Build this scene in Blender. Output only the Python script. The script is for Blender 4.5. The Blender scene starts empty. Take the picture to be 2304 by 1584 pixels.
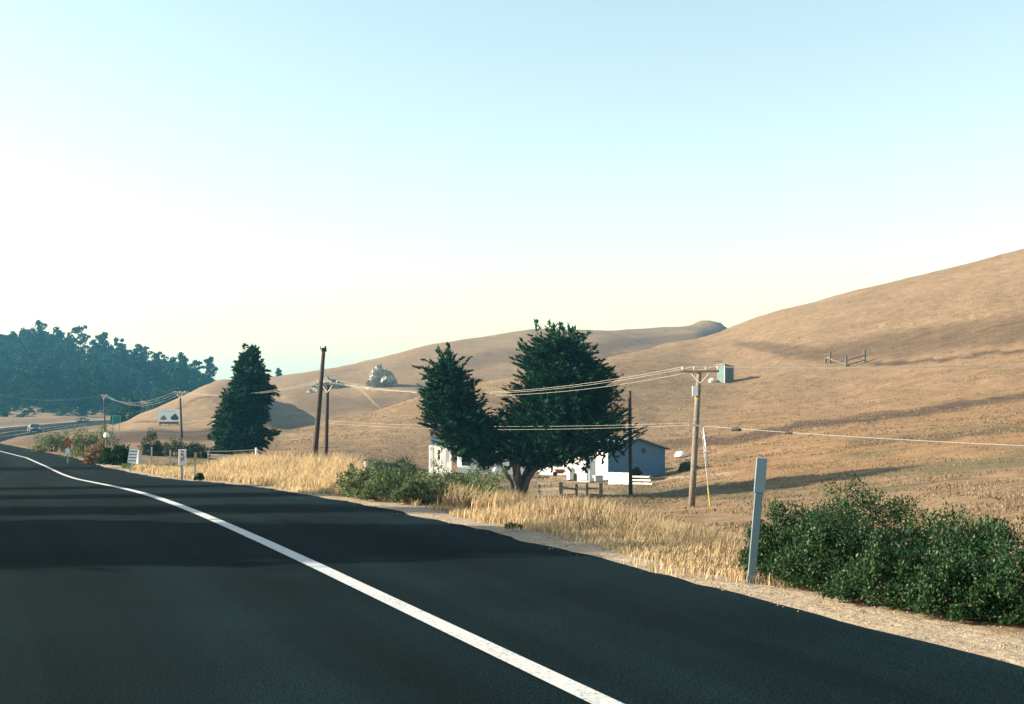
import bpy, bmesh, math, random
import numpy as np
from mathutils import Vector, Matrix, noise as mnoise

random.seed(7)
RNG = np.random.default_rng(11)
SC = bpy.context.scene
COL = SC.collection
R = math.radians

# ------------------------------------------------------------------ camera
F, CX, HY, CH = 2600.0, 1152.0, 918.0, 1.4       # focal (px of 2304), centre column, horizon row, eye height
cam_d = bpy.data.cameras.new('camera')
cam_d.sensor_width = 36.0
cam_d.lens = 36.0 * F / 2304.0
cam_d.shift_y = (HY - 792.0) / 2304.0
cam_d.clip_start = 0.1
cam_d.clip_end = 9000
cam = bpy.data.objects.new('camera', cam_d)
cam.location = (0, 0, CH)
cam.rotation_euler = (R(90), 0, 0)
COL.objects.link(cam)
SC.camera = cam

# ------------------------------------------------------------------ sky and sun
SUN_EL, SUN_AZ = 22.0, -90.5                       # azimuth measured clockwise from +Y (the view direction)
wd = bpy.data.worlds.new('World')
SC.world = wd
wd.use_nodes = True
wn = wd.node_tree.nodes
sky = wn.new('ShaderNodeTexSky')
sky.sky_type = 'NISHITA'
sky.sun_disc = False
sky.sun_elevation = R(SUN_EL)
sky.sun_rotation = R(SUN_AZ)
sky.altitude = 0
sky.air_density = 1.5
sky.dust_density = 1.0
sky.ozone_density = 0.0
wn['Background'].inputs['Strength'].default_value = 0.079
wd.node_tree.links.new(sky.outputs[0], wn['Background'].inputs[0])
sd = bpy.data.lights.new('sun', 'SUN')
sd.energy = 5.0
sd.angle = R(0.5)
sd.color = (1.0, 0.86, 0.68)
sun = bpy.data.objects.new('sun', sd)
S_DIR = Vector((math.cos(R(SUN_EL)) * math.sin(R(SUN_AZ)), math.cos(R(SUN_EL)) * math.cos(R(SUN_AZ)), math.sin(R(SUN_EL))))
sun.rotation_euler = S_DIR.to_track_quat('Z', 'Y').to_euler()
sun.location = (-60, 0, 60)
COL.objects.link(sun)
SC.view_settings.view_transform = 'Standard'
SC.view_settings.look = 'None'
SC.view_settings.gamma = 1.0
SC.view_settings.exposure = 1.75
SC.render.engine = 'CYCLES'
SC.cycles.use_denoising = True
SC.cycles.max_bounces = 6
SC.cycles.volume_bounces = 0
SC.cycles.volume_step_rate = 5

# ------------------------------------------------------------------ small maths helpers
def sstep(a, b, x):
    t = np.clip((np.asarray(x, float) - a) / (b - a), 0, 1)
    return t * t * (3 - 2 * t)

def _hash(i, j, seed):
    h = (i * 374761393 + j * 668265263 + seed * 974634777) & 0xFFFFFFFF
    h = ((h ^ (h >> 13)) * 1274126177) & 0xFFFFFFFF
    return ((h ^ (h >> 16)) & 0xFFFF) / 65535.0

def vnoise(x, y, seed=0):
    x = np.asarray(x, float); y = np.asarray(y, float)
    i = np.floor(x).astype(np.int64); j = np.floor(y).astype(np.int64)
    fx = x - i; fy = y - j
    fx = fx * fx * (3 - 2 * fx); fy = fy * fy * (3 - 2 * fy)
    a = _hash(i, j, seed); b = _hash(i + 1, j, seed); c = _hash(i, j + 1, seed); d = _hash(i + 1, j + 1, seed)
    return (a + (b - a) * fx) * (1 - fy) + (c + (d - c) * fx) * fy - 0.5

# ------------------------------------------------------------------ the lie of the land
def zy(Y, y):
    return CH + (HY - y) * Y / F
# columns of the land: x -> ten (distance, height) knots: field, field, foot, slope, crest, gully, back slope, ridge, behind, far
COLS = {
 -800: [(25,-1.2),(60,-1.6),(110,-2.0),(180,-2.2),(250,-1.5),(330,1),(420,10),(560,30),(750,32),(3000,5)],
    0: [(25,-1.2),(60,-1.8),(110,-2.3),(180,zy(180,974)),(250,zy(250,953)),(330,zy(330,936)),(420,zy(420,908)),(560,zy(560,808)),(750,26),(3000,5)],
  150: [(25,-1.2),(60,-1.9),(110,-2.4),(180,zy(180,978)),(250,zy(250,956)),(330,zy(330,939)),(420,zy(420,914)),(560,zy(560,825)),(750,20),(3000,5)],
  250: [(25,-1.3),(60,-2.0),(110,-2.5),(180,zy(180,978)),(250,zy(250,953)),(330,zy(330,944)),(420,zy(420,918)),(540,zy(540,842)),(750,12),(3000,4)],
  290: [(25,-1.4),(60,-2.1),(105,-2.55),(180,zy(180,974)),(250,zy(250,947)),(330,-2.2),(420,-0.5),(530,zy(530,852)),(750,8),(3000,4)],
  350: [(25,-1.5),(60,-2.2),(100,-2.6),(190,zy(190,967)),(270,zy(270,919)),(335,-0.8),(420,0.0),(520,zy(520,872)),(750,6),(3000,3)],
  430: [(25,-1.6),(62,-2.3),(105,-2.8),(190,zy(190,964)),(290,zy(290,886)),(350,1.5),(430,2.0),(500,zy(500,885)),(700,3),(3000,2)],
  480: [(25,-1.7),(62,-2.35),(110,-3.0),(190,zy(190,960)),(320,zy(320,858)),(380,5.5),(440,6.5),(500,zy(500,866)),(700,3),(3000,1)],
  540: [(25,-1.8),(62,-2.4),(110,-3.1),(190,zy(190,961)),(340,zy(340,852)),(385,9.0),(425,zy(425,856)),(480,zy(480,852)),(650,5),(3000,0)],
 575: [(25,-1.85),(62,-2.4),(110,-3.15),(165,zy(165,980)),(240,zy(240,940)),(300,zy(300,912)),(370,zy(370,880)),(450,zy(450,850)),(620,5),(3000,0)],
  620: [(25,-1.9),(62,-2.4),(110,-3.2),(150,zy(150,996)),(190,zy(190,975)),(230,-3.9),(320,zy(320,916)),(430,zy(430,850)),(600,5),(3000,0)],
  700: [(25,-2.0),(62,-2.5),(110,-3.3),(150,zy(150,988)),(200,zy(200,962)),(245,-3.2),(330,zy(330,900)),(440,zy(440,838)),(620,8),(3000,0)],
  800: [(25,-2.1),(62,-2.7),(110,-3.6),(155,zy(155,975)),(210,zy(210,940)),(255,-2.4),(345,zy(345,878)),(470,zy(470,821)),(640,10),(3000,0)],
  860: [(25,-2.2),(62,-2.9),(110,-4.0),(155,zy(155,968)),(215,zy(215,922)),(262,-1.4),(350,zy(350,864)),(490,zy(490,808)),(650,13),(3000,0)],
  940: [(25,-2.3),(62,-3.2),(110,-4.6),(160,zy(160,960)),(230,zy(230,890)),(280,0.8),(370,zy(370,848)),(520,zy(520,786)),(680,18),(3000,0)],
 1080: [(25,-2.5),(62,-3.7),(110,-5.0),(160,zy(160,958)),(245,zy(245,868)),(300,2.6),(400,zy(400,825)),(570,zy(570,762)),(740,24),(3000,0)],
 1180: [(25,-2.6),(62,-3.9),(110,-5.0),(165,zy(165,954)),(260,zy(260,847)),(315,4.4),(420,zy(420,804)),(600,zy(600,745)),(780,28),(3000,0)],
 1360: [(25,-2.7),(62,-4.0),(108,-4.9),(165,zy(165,952)),(290,zy(290,806)),(350,9.2),(450,zy(450,790)),(640,zy(640,751)),(830,30),(3000,0)],
 1480: [(25,-2.7),(62,-4.0),(108,-4.7),(170,zy(170,948)),(320,zy(320,785)),(385,13.),(500,zy(500,776)),(690,zy(690,745)),(880,34),(3000,0)],
 1580: [(25,-2.6),(62,-3.9),(108,-3.9),(170,zy(170,946)),(350,zy(350,768)),(420,18),(530,zy(530,760)),(730,zy(730,738)),(900,38),(3000,0)],
 1645: [(25,-2.6),(62,-3.75),(106,-3.4),(170,zy(170,943)),(375,zy(375,741)),(450,23),(550,26),(740,zy(740,745)),(900,38),(3000,0)],
 1760: [(25,-2.5),(62,-3.5),(104,-2.7),(168,zy(168,936)),(370,zy(370,701)),(450,30),(550,28),(750,26),(900,24),(3000,0)],
 1900: [(25,-2.4),(62,-3.1),(102,-1.9),(165,zy(165,928)),(360,zy(360,668)),(450,34),(550,32),(750,28),(900,24),(3000,0)],
 2050: [(25,-2.3),(60,-2.7),(100,-1.3),(160,zy(160,920)),(350,zy(350,635)),(450,38),(550,36),(750,30),(900,24),(3000,0)],
 2232: [(25,-2.2),(60,-2.3),(98,-.7),(155,zy(155,908)),(340,zy(340,590)),(440,42),(550,38),(750,30),(900,24),(3000,0)],
 2500: [(25,-2.0),(58,-1.8),(95,.2),(150,zy(150,890)),(330,zy(330,524)),(430,48),(550,44),(750,30),(900,24),(3000,0)],
 3200: [(25,-1.8),(55,-2.6),(90,-2.0),(140,zy(140,850)),(310,zy(310,420)),(420,50),(550,44),(750,30),(900,24),(3000,0)],
 4400: [(25,-1.8),(55,-2.6),(90,-2.0),(140,zy(140,850)),(310,zy(310,420)),(420,50),(550,44),(750,30),(900,24),(3000,0)],
}
_cx = np.array(sorted(COLS)); K = 10
_dx = np.arange(-800, 4401, 10.0)
_KD = np.zeros((K, len(_dx))); _KZ = np.zeros((K, len(_dx)))
_g = np.exp(-0.5 * (np.arange(-6, 7) / 2.0) ** 2); _g /= _g.sum()
for _k in range(K):
    for T, q in ((_KD, 0), (_KZ, 1)):
        v = np.interp(_dx, _cx, [COLS[c][_k][q] for c in _cx])
        T[_k] = np.convolve(np.pad(v, 6, mode='edge'), _g, 'valid')

def hill(X, Y):
    X = np.asarray(X, float); Y = np.asarray(Y, float)
    Yc = np.maximum(Y, 25.01)
    px = np.clip(CX + F * X / Yc, -800, 4400)
    D = np.array([np.interp(px, _dx, _KD[k]) for k in range(K)])
    Z = np.array([np.interp(px, _dx, _KZ[k]) for k in range(K)])
    h = np.diff(D, axis=0); d = np.diff(Z, axis=0) / h
    m = np.zeros_like(Z)
    for k in range(1, K - 1):
        a, b = d[k - 1], d[k]
        m[k] = np.where(a * b > 0, 2 * a * b / np.where(np.abs(a + b) < 1e-9, 1e-9, a + b), 0)
    m[0] = d[0]
    Yk = np.minimum(Yc, 2999.0)
    out = Z[0].copy()
    for k in range(K - 1):
        msk = (Yk >= D[k]) & (Yk <= D[k + 1])
        t = np.clip((Yk - D[k]) / h[k], 0, 1)
        v = ((2*t**3 - 3*t**2 + 1) * Z[k] + (t**3 - 2*t**2 + t) * h[k] * m[k] + (-2*t**3 + 3*t**2) * Z[k+1] + (t**3 - t**2) * h[k] * m[k+1])
        out = np.where(msk, v, out)
    amp = sstep(60, 260, Yc)
    out = out + amp * (1.3 * vnoise(X / 37, Y / 37, 1) + 0.7 * vnoise(X / 14, Y / 14, 2) + 0.30 * vnoise(X / 5.5, Y / 5.5, 3))
    # rocky knob on the far ridge
    kx, ky = (1585 - CX) / F * 725, 725.0
    out = out + 4.0 * np.exp(-(((X - kx) / 11.0) ** 2 + ((Y - ky) / 45.0) ** 2))
    return out

# road frame: t along the road, s to its right
DX, DY = -0.4149, 0.9099
def st(X, Y):
    return np.asarray(X) * DY - np.asarray(Y) * DX, np.asarray(X) * DX + np.asarray(Y) * DY
def road_c(t):
    return np.interp(t, [-900, 60, 76, 95, 130, 180, 225, 270, 330, 420, 900], [0, 0, -0.4, -1.8, -4.0, -1.0, 5, 14, 32, 70, 360])
_rt = np.array([-900, 12, 18, 23, 28, 34, 40, 47, 60, 76, 100, 150, 200, 260, 330, 420, 900.])
_rz = np.array([0.25, 0.0, -.065, -.20, -.40, -.65, -.90, -1.12, -1.42, -1.62, -1.85, -2.4, -2.9, -2.8, -2.2, -1.5, 1.])
def road_z(t):
    return (np.interp(t - 2, _rt, _rz) + np.interp(t, _rt, _rz) + np.interp(t + 2, _rt, _rz)) / 3
S_EDGE, S_LINE, S_LEFT = 5.18, 2.60, -9.3
def xy_of(s, t):
    """point of the road frame in world XY (s measured from the road's own line)"""
    sa = np.asarray(s, float) + road_c(t); t = np.asarray(t, float)
    return sa * DY + t * DX, -sa * DX + t * DY

def ground(X, Y):
    X = np.asarray(X, float); Y = np.asarray(Y, float)
    s, t = st(X, Y)
    sr = s - road_c(t)
    h = hill(X, Y)
    rz = road_z(t)
    fade = sstep(430, 340, t) * sstep(-500, -400, t)
    lift = sstep(20, 30, t) * sstep(64, 42, t)            # a wider level verge by the tall grass
    wr = np.where(sr > 0, sstep(19 - 5 * lift, 6.4 + 1.6 * lift, sr), sstep(-42, -11, sr)) * fade
    verge = rz - 0.012 - 0.10 * sstep(5.3, 7.5, sr) + 0.05 * vnoise(X / 0.9, Y / 0.9, 5) * sstep(5.2, 6.2, np.abs(sr))
    verge = verge - 0.42 * sstep(6.3, 9.5, sr) * (1 - lift) + 0.9 * sstep(-10.5, -22, sr)
    z = wr * verge + (1 - wr) * h
    z = z + (0.14 * vnoise(X / 1.7, Y / 1.7, 8) + 0.3 * vnoise(X / 6, Y / 6, 9)) * sstep(7, 12, np.abs(sr)) * sstep(0, 1, 1.0)
    inside = sstep(4.9, 4.5, sr) * sstep(-9.0, -8.6, sr) * sstep(415, 405, t)
    return z - 0.12 * inside

def gz(X, Y):
    return float(ground(np.array([X]), np.array([Y]))[0])
def at(x, Y):
    """ground point that stands in column x at distance Y"""
    X = (x - CX) / F * Y
    return Vector((X, Y, gz(X, Y)))
def at_row(x, y, Y0, Y1):
    """ground point in column x whose row is nearest y between two distances"""
    Ys = np.linspace(Y0, Y1, 200); Xs = (x - CX) / F * Ys
    rows = HY - F * (ground(Xs, Ys) - CH) / Ys
    k = int(np.argmin(np.abs(rows - y)))
    return Vector((Xs[k], Ys[k], gz(Xs[k], Ys[k])))
def P(x, y, Y):
    return Vector(((x - CX) / F * Y, Y, CH + (HY - y) * Y / F))

# ------------------------------------------------------------------ materials
MATS = {}
def mat(name, col, rough=0.85, var=0.12, scale=3.0, bump=0.0, bscale=20.0, metal=0.0, spec=0.3, col2=None, detail=4):
    if name in MATS: return MATS[name]
    m = bpy.data.materials.new(name); m.use_nodes = True
    n, l = m.node_tree.nodes, m.node_tree.links
    b = n['Principled BSDF']
    b.inputs['Roughness'].default_value = rough; b.inputs['Metallic'].default_value = metal
    b.inputs['Specular IOR Level'].default_value = spec
    tc = n.new('ShaderNodeTexCoord')
    nz = n.new('ShaderNodeTexNoise'); nz.inputs['Scale'].default_value = scale; nz.inputs['Detail'].default_value = detail
    l.new(tc.outputs['Object'], nz.inputs['Vector'])
    cr = n.new('ShaderNodeValToRGB')
    c2 = col2 or tuple(c * (1 + var) for c in col); c1 = tuple(c * (1 - var) for c in col)
    cr.color_ramp.elements[0].position = 0.3; cr.color_ramp.elements[1].position = 0.7
    cr.color_ramp.elements[0].color = (*c1, 1); cr.color_ramp.elements[1].color = (*c2, 1)
    l.new(nz.outputs['Fac'], cr.inputs[0]); l.new(cr.outputs[0], b.inputs['Base Color'])
    if bump:
        n2 = n.new('ShaderNodeTexNoise'); n2.inputs['Scale'].default_value = bscale; n2.inputs['Detail'].default_value = 5
        l.new(tc.outputs['Object'], n2.inputs['Vector'])
        bp = n.new('ShaderNodeBump'); bp.inputs['Strength'].default_value = bump; bp.inputs['Distance'].default_value = 0.05
        l.new(n2.outputs['Fac'], bp.inputs['Height']); l.new(bp.outputs[0], b.inputs['Normal'])
    MATS[name] = m
    return m

def leaf_mat(name, dark, light, trans=0.25, rough=0.7, spec=0.06, dry=None):
    m = bpy.data.materials.new(name); m.use_nodes = True
    n, l = m.node_tree.nodes, m.node_tree.links
    b = n['Principled BSDF']; out = n['Material Output']
    b.inputs['Roughness'].default_value = rough; b.inputs['Specular IOR Level'].default_value = spec
    g = n.new('ShaderNodeNewGeometry')
    cr = n.new('ShaderNodeValToRGB')
    cr.color_ramp.elements[0].color = (*dark, 1); cr.color_ramp.elements[1].color = (*light, 1)
    if dry:
        for ps, cc in ((.95, light), (.965, dry), (1.0, tuple(c * .5 for c in dry))):
            e = cr.color_ramp.elements.new(ps) if ps < 1 else cr.color_ramp.elements[-1]
            e.color = (*cc, 1)
    l.new(g.outputs['Random Per Island'], cr.inputs[0])
    l.new(cr.outputs[0], b.inputs['Base Color'])
    tr = n.new('ShaderNodeBsdfTranslucent'); l.new(cr.outputs[0], tr.inputs[0])
    mx = n.new('ShaderNodeMixShader'); mx.inputs[0].default_value = trans
    l.new(b.outputs[0], mx.inputs[1]); l.new(tr.outputs[0], mx.inputs[2]); l.new(mx.outputs[0], out.inputs[0])
    MATS[name] = m
    return m

CYP = leaf_mat('cypress_leaf', (.003, .018, .013), (.026, .088, .044), .15)
CON = leaf_mat('conifer_leaf', (.003, .018, .012), (.024, .080, .038), .15)
FOR = leaf_mat('forest_leaf', (0.0056, 0.0336, 0.0242), (0.0161, 0.0680, 0.0396), .12)
FO2 = leaf_mat('forest_leaf_olive', (0.0143, 0.0442, 0.0220), (0.0413, 0.0935, 0.0450), .12)
FO3 = leaf_mat('forest_leaf_dark', (0.0024, 0.0208, 0.0192), (0.0084, 0.0440, 0.0336), .12)
BSH = leaf_mat('coyote_brush_leaf', (0.0072, 0.0295, 0.0086), (0.0271, 0.0738, 0.0209), .25, .5, .25, (.17, .13, .07))
BSG = leaf_mat('grey_brush_leaf', (0.0432, 0.0753, 0.0333), (0.1404, 0.1823, 0.0890), .2)
BSD = leaf_mat('dark_brush_leaf', (0.0072, 0.0238, 0.0126), (0.0210, 0.0553, 0.0252), .15)
BRW = leaf_mat('dry_weed_leaf', (.12, .075, .04), (.30, .20, .11), .2)
GRS = leaf_mat('dry_grass_blade', (0.3049, 0.2153, 0.1126), (0.6097, 0.4773, 0.2895), .35, .8, .05)
GRH = leaf_mat('hill_grass_blade', (0.1395, 0.1003, 0.0590), (0.2880, 0.2125, 0.1271), .3, .8, .05)
GRB = leaf_mat('brown_grass_blade', (.085, .060, .036), (.21, .155, .095), .3, .8, .05)
GRG = leaf_mat('green_weed_blade', (.07, .10, .03), (.20, .23, .08), .3, .8, .05)
BARK = mat('bark', (.085, .065, .05), var=.4, scale=5, bump=.8, bscale=14)
BARK_P = mat('pale_bark', (.085, .07, .058), var=.35, scale=5, bump=.8, bscale=14)
POLEW = mat('weathered_pole_wood', (.155, .132, .106), var=.35, scale=6, bump=.5, bscale=25)
POLED = mat('dark_pole_wood', (.05, .036, .03), var=.3, scale=6, bump=.5, bscale=25)
OLDW = mat('old_grey_wood', (.13, .11, .09), var=.35, scale=5, bump=.6, bscale=20)
PALEW = mat('pale_post_wood', (.55, .50, .42), var=.25, scale=9, bump=.4, bscale=25)
WHITE = mat('white_paint', (.78, .76, .71), var=.06, scale=1.2, rough=.6)
BARNW = mat('blue_grey_paint_and_shade', (.085, .165, .235), var=.06, scale=.8, rough=.7)  # barn's own paint; on the porch gable it paints in conifer shade
METAL = mat('galvanised_metal', (.42, .43, .43), var=.1, rough=.45, metal=.6)
WIREM = mat('wire_aluminium', (.20, .19, .17), var=.05, rough=.5, metal=.2)
BLACK = mat('black_rubber', (.012, .012, .013), var=.1, rough=.6)
DARKG = mat('dark_window', (.015, .02, .025), var=.1, rough=.08, spec=.6)
ROOFR = mat('weathered_red_roof', (.32, .14, .09), var=.2, scale=2, bump=.3)
ROOFG = mat('grey_shingle_roof', (.20, .20, .20), var=.2, scale=2, bump=.3)
YEL = mat('yellow_plastic', (.30, .24, .045), rough=.5)
ORA = mat('orange_sign_face', (.34, .10, .025), rough=.5, var=.08)
GRNS = mat('green_sign_face', (.005, .16, .11), rough=.4, var=.08)
SIGNW = mat('white_sign_face', (.76, .77, .75), rough=.5, var=.06)
BLUES = mat('blue_stripe', (.10, .22, .42), rough=.5)
REDI = mat('red_brown_marks', (.36, .08, .04), rough=.6)
DKBL = mat('dark_blue_car_paint', (.03, .055, .09), rough=.25, spec=.6, var=.05)
DKGY = mat('charcoal_car_paint', (.05, .05, .05), rough=.25, spec=.6, var=.05)
LAMPW = mat('clear_headlamp', (.85, .85, .82), rough=.1, spec=.6, var=.03)
BLUT = mat('pale_blue_steel', (.22, .40, .50), rough=.5, var=.12)
PRIVY = mat('weathered_green_grey_boards', (.10, .15, .14), var=.25, scale=3, bump=.4)
ROCKM = mat('pale_lichen_rock', (.30, .285, .225), var=.45, scale=.55, bump=1.0, bscale=1.4, detail=8)
PINKD = mat('off_white_door_paint', (.72, .66, .62), var=.05, rough=.6)
ORBR = mat('terracotta_clay', (.30, .12, .07), var=.2)

# ------------------------------------------------------------------ mesh builders
def raw_mesh(name, V, faces4=None, faces3=None, material=None, smooth=False):
    """fast mesh from numpy: V (n,3), faces4 (m,4), faces3 (k,3)"""
    me = bpy.data.meshes.new(name)
    V = np.asarray(V, np.float32)
    f4 = np.zeros((0, 4), np.int32) if faces4 is None else np.asarray(faces4, np.int32)
    f3 = np.zeros((0, 3), np.int32) if faces3 is None else np.asarray(faces3, np.int32)
    me.vertices.add(len(V)); me.vertices.foreach_set('co', V.ravel())
    nl = f4.size + f3.size
    me.loops.add(nl); me.loops.foreach_set('vertex_index', np.concatenate([f4.ravel(), f3.ravel()]).astype(np.int32))
    npoly = len(f4) + len(f3)
    me.polygons.add(npoly)
    ls = np.concatenate([np.arange(len(f4)) * 4, f4.size + np.arange(len(f3)) * 3]).astype(np.int32)
    me.polygons.foreach_set('loop_start', ls)
    me.polygons.foreach_set('use_smooth', np.full(npoly, smooth, bool))
    me.update(calc_edges=True)
    if material: me.materials.append(material)
    return me

def link(name, me, parent=None):
    o = bpy.data.objects.new(name, me); COL.objects.link(o)
    if parent is not None: o.parent = parent
    return o
def tag(o, label=None, cat=None, group=None, kind=None):
    if label: o['label'] = label
    if cat: o['category'] = cat
    if group: o['group'] = group
    if kind: o['kind'] = kind
    return o
def thing(name, label, cat, loc=(0, 0, 0), rz=0, group=None):
    o = bpy.data.objects.new(name, None); COL.objects.link(o)
    o.location = loc; o.rotation_euler = (0, 0, rz); o.empty_display_size = .3
    return tag(o, label, cat, group)

class MB:
    def __init__(s): s.v = []; s.f = []
    def add(s, vs, fs):
        b = len(s.v); s.v += [tuple(v) for v in vs]; s.f += [tuple(b + i for i in f) for f in fs]; return s
    def box(s, c, d, rot=None, bev=0.0):
        x, y, z = d[0] / 2, d[1] / 2, d[2] / 2
        vs = [Vector(p) for p in ((-x,-y,-z),(x,-y,-z),(x,y,-z),(-x,y,-z),(-x,-y,z),(x,-y,z),(x,y,z),(-x,y,z))]
        if rot is not None: vs = [rot @ v for v in vs]
        return s.add([v + Vector(c) for v in vs], [(0,3,2,1),(4,5,6,7),(0,1,5,4),(1,2,6,5),(2,3,7,6),(3,0,4,7)])
    def bar(s, a, b, w, h=None):
        a = Vector(a); b = Vector(b); d = b - a
        q = d.to_track_quat('X', 'Z').to_matrix()
        return s.box((a + b) / 2, (d.length, w, h or w), q)
    def path(s, pts, rad, n=8, cap=True):
        pts = [Vector(p) for p in pts]; ring = []; fs = []; vs = []
        for i, p in enumerate(pts):
            d = (pts[min(i + 1, len(pts) - 1)] - pts[max(i - 1, 0)]).normalized()
            u = d.cross(Vector((0, 1, 0)) if abs(d.y) < .8 else Vector((1, 0, 0))).normalized(); w = d.cross(u)
            r = rad[i] if hasattr(rad, '__len__') else rad
            for k in range(n):
                a = 2 * math.pi * k / n
                vs.append(p + u * (math.cos(a) * r) + w * (math.sin(a) * r))
        for i in range(len(pts) - 1):
            for k in range(n):
                fs.append((i*n + k, (i+1)*n + k, (i+1)*n + (k+1) % n, i*n + (k+1) % n))
        if cap:
            fs.append(tuple(range(n))); fs.append(tuple((len(pts)-1)*n + k for k in reversed(range(n))))
        return s.add(vs, fs)
    def prism(s, poly, y0, y1):
        """polygon in XZ extruded along Y"""
        n = len(poly)
        vs = [(x, y0, z) for x, z in poly] + [(x, y1, z) for x, z in poly]
        return s.add(vs, [tuple(range(n)), tuple(range(2*n - 1, n - 1, -1))] + [(i, n + i, n + (i+1) % n, (i+1) % n) for i in range(n)])
    def build(s, name, material, parent=None, smooth=False, bevel=0.0):
        me = bpy.data.meshes.new(name); me.from_pydata(s.v, [], s.f)
        bm = bmesh.new(); bm.from_mesh(me)
        bmesh.ops.recalc_face_normals(bm, faces=bm.faces)
        if bevel: bmesh.ops.bevel(bm, geom=bm.edges[:], offset=bevel, segments=1, affect='EDGES', profile=.5)
        bm.to_mesh(me); bm.free()
        if smooth: me.polygons.foreach_set('use_smooth', [True] * len(me.polygons))
        me.materials.append(material)
        return link(name, me, parent)

def unit(A):
    return A / np.maximum(np.linalg.norm(A, axis=-1, keepdims=True), 1e-9)

def diamonds(C, A, N, L, W):
    """leaf faces: centre C, long axis A, in-plane cross from N; four-corner pointed leaf each"""
    A = unit(A); B = unit(np.cross(A, N)); L = L[:, None]; W = W[:, None]
    V = np.stack([C - A * L * .5, C + B * W * .5 - A * L * .05, C + A * L * .5, C - B * W * .5 - A * L * .05], 1).reshape(-1, 3)
    return V, np.arange(len(C) * 4).reshape(-1, 4)

def sprays(Pb, D, L, n, ll, lw, spread, rng, droop=0.0):
    """feathery branch ends: n leaves on each"""
    m = len(Pb)
    D = unit(D); up = np.tile([0, 0, 1.0], (m, 1))
    side = unit(np.cross(D, up) + 1e-6); nn = unit(np.cross(side, D))
    t = rng.random((m, n)) ** .8
    sg = rng.choice([-1, 1], (m, n))
    wid = spread * L[:, None] * (1 - .75 * t) * rng.random((m, n)) * sg
    thk = spread * .45 * L[:, None] * (1 - .7 * t) * rng.normal(0, .5, (m, n))
    C = Pb[:, None] + D[:, None] * (L[:, None] * t)[..., None] + side[:, None] * wid[..., None] + nn[:, None] * thk[..., None]
    C[..., 2] -= droop * (t * L[:, None]) ** 2
    A = D[:, None] * (.8 + .4 * rng.random((m, n)))[..., None] + side[:, None] * (sg * rng.random((m, n)) * .8)[..., None] + rng.normal(0, .28, (m, n, 3))
    N = nn[:, None] + rng.normal(0, .7, (m, n, 3))
    Ls = ll * (.6 + .8 * rng.random(m * n)); Ws = lw * (.6 + .8 * rng.random(m * n))
    return diamonds(C.reshape(-1, 3), A.reshape(-1, 3), unit(N.reshape(-1, 3)), Ls, Ws)

def crown_rows(rows, base, Y0, nspray, n, slen, ll, lw, spread, rng, thick=.85, up=.35, lumps=.18, inner=.35, droop=0.0):
    """crown as a stack of uneven rings given by (row, left, right) at distance Y0, relative to base"""
    ys = np.array([r[0] for r in rows], float); x0 = np.array([r[1] for r in rows], float); x1 = np.array([r[2] for r in rows], float)
    yy = np.linspace(ys.min(), ys.max(), 400); w = np.interp(yy, ys, x1 - x0) ** 1.25 + 4
    y = rng.choice(yy, nspray, p=w / w.sum()) + rng.uniform(-1.5, 1.5, nspray)
    a = np.interp(y, ys, x0); b = np.interp(y, ys, x1)
    sc = Y0 / F
    hw = (b - a) / 2 * sc; xc = ((a + b) / 2 - CX) * sc
    ph = rng.uniform(0, 2 * np.pi, nspray)
    z = CH + (HY - y) * sc
    lump = 1 + lumps * 2 * vnoise(ph * 1.9 + 10, z / (slen * 1.1), 17) + lumps * vnoise(ph * 5 + 3, z / (slen * .45), 23)
    r = np.where(rng.random(nspray) < inner, np.sqrt(rng.random(nspray)) * .8, rng.uniform(.82, 1.02, nspray)) * np.clip(lump, .5, 1.12)
    C = np.stack([xc + hw * r * np.cos(ph), Y0 + hw * thick * r * np.sin(ph), z], 1)
    D = np.stack([np.cos(ph), np.sin(ph), up + rng.normal(0, .22, nspray)], 1) + rng.normal(0, .15, (nspray, 3))
    D = unit(D)
    L = slen * rng.uniform(.65, 1.25, nspray) * np.clip(hw / (slen * 1.0), .45, 1)
    Pb = C - D * (L * .85)[:, None]
    V, f = sprays(Pb, D, L, n, ll, lw, spread, rng, droop)
    return V - np.array(base), f

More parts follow.
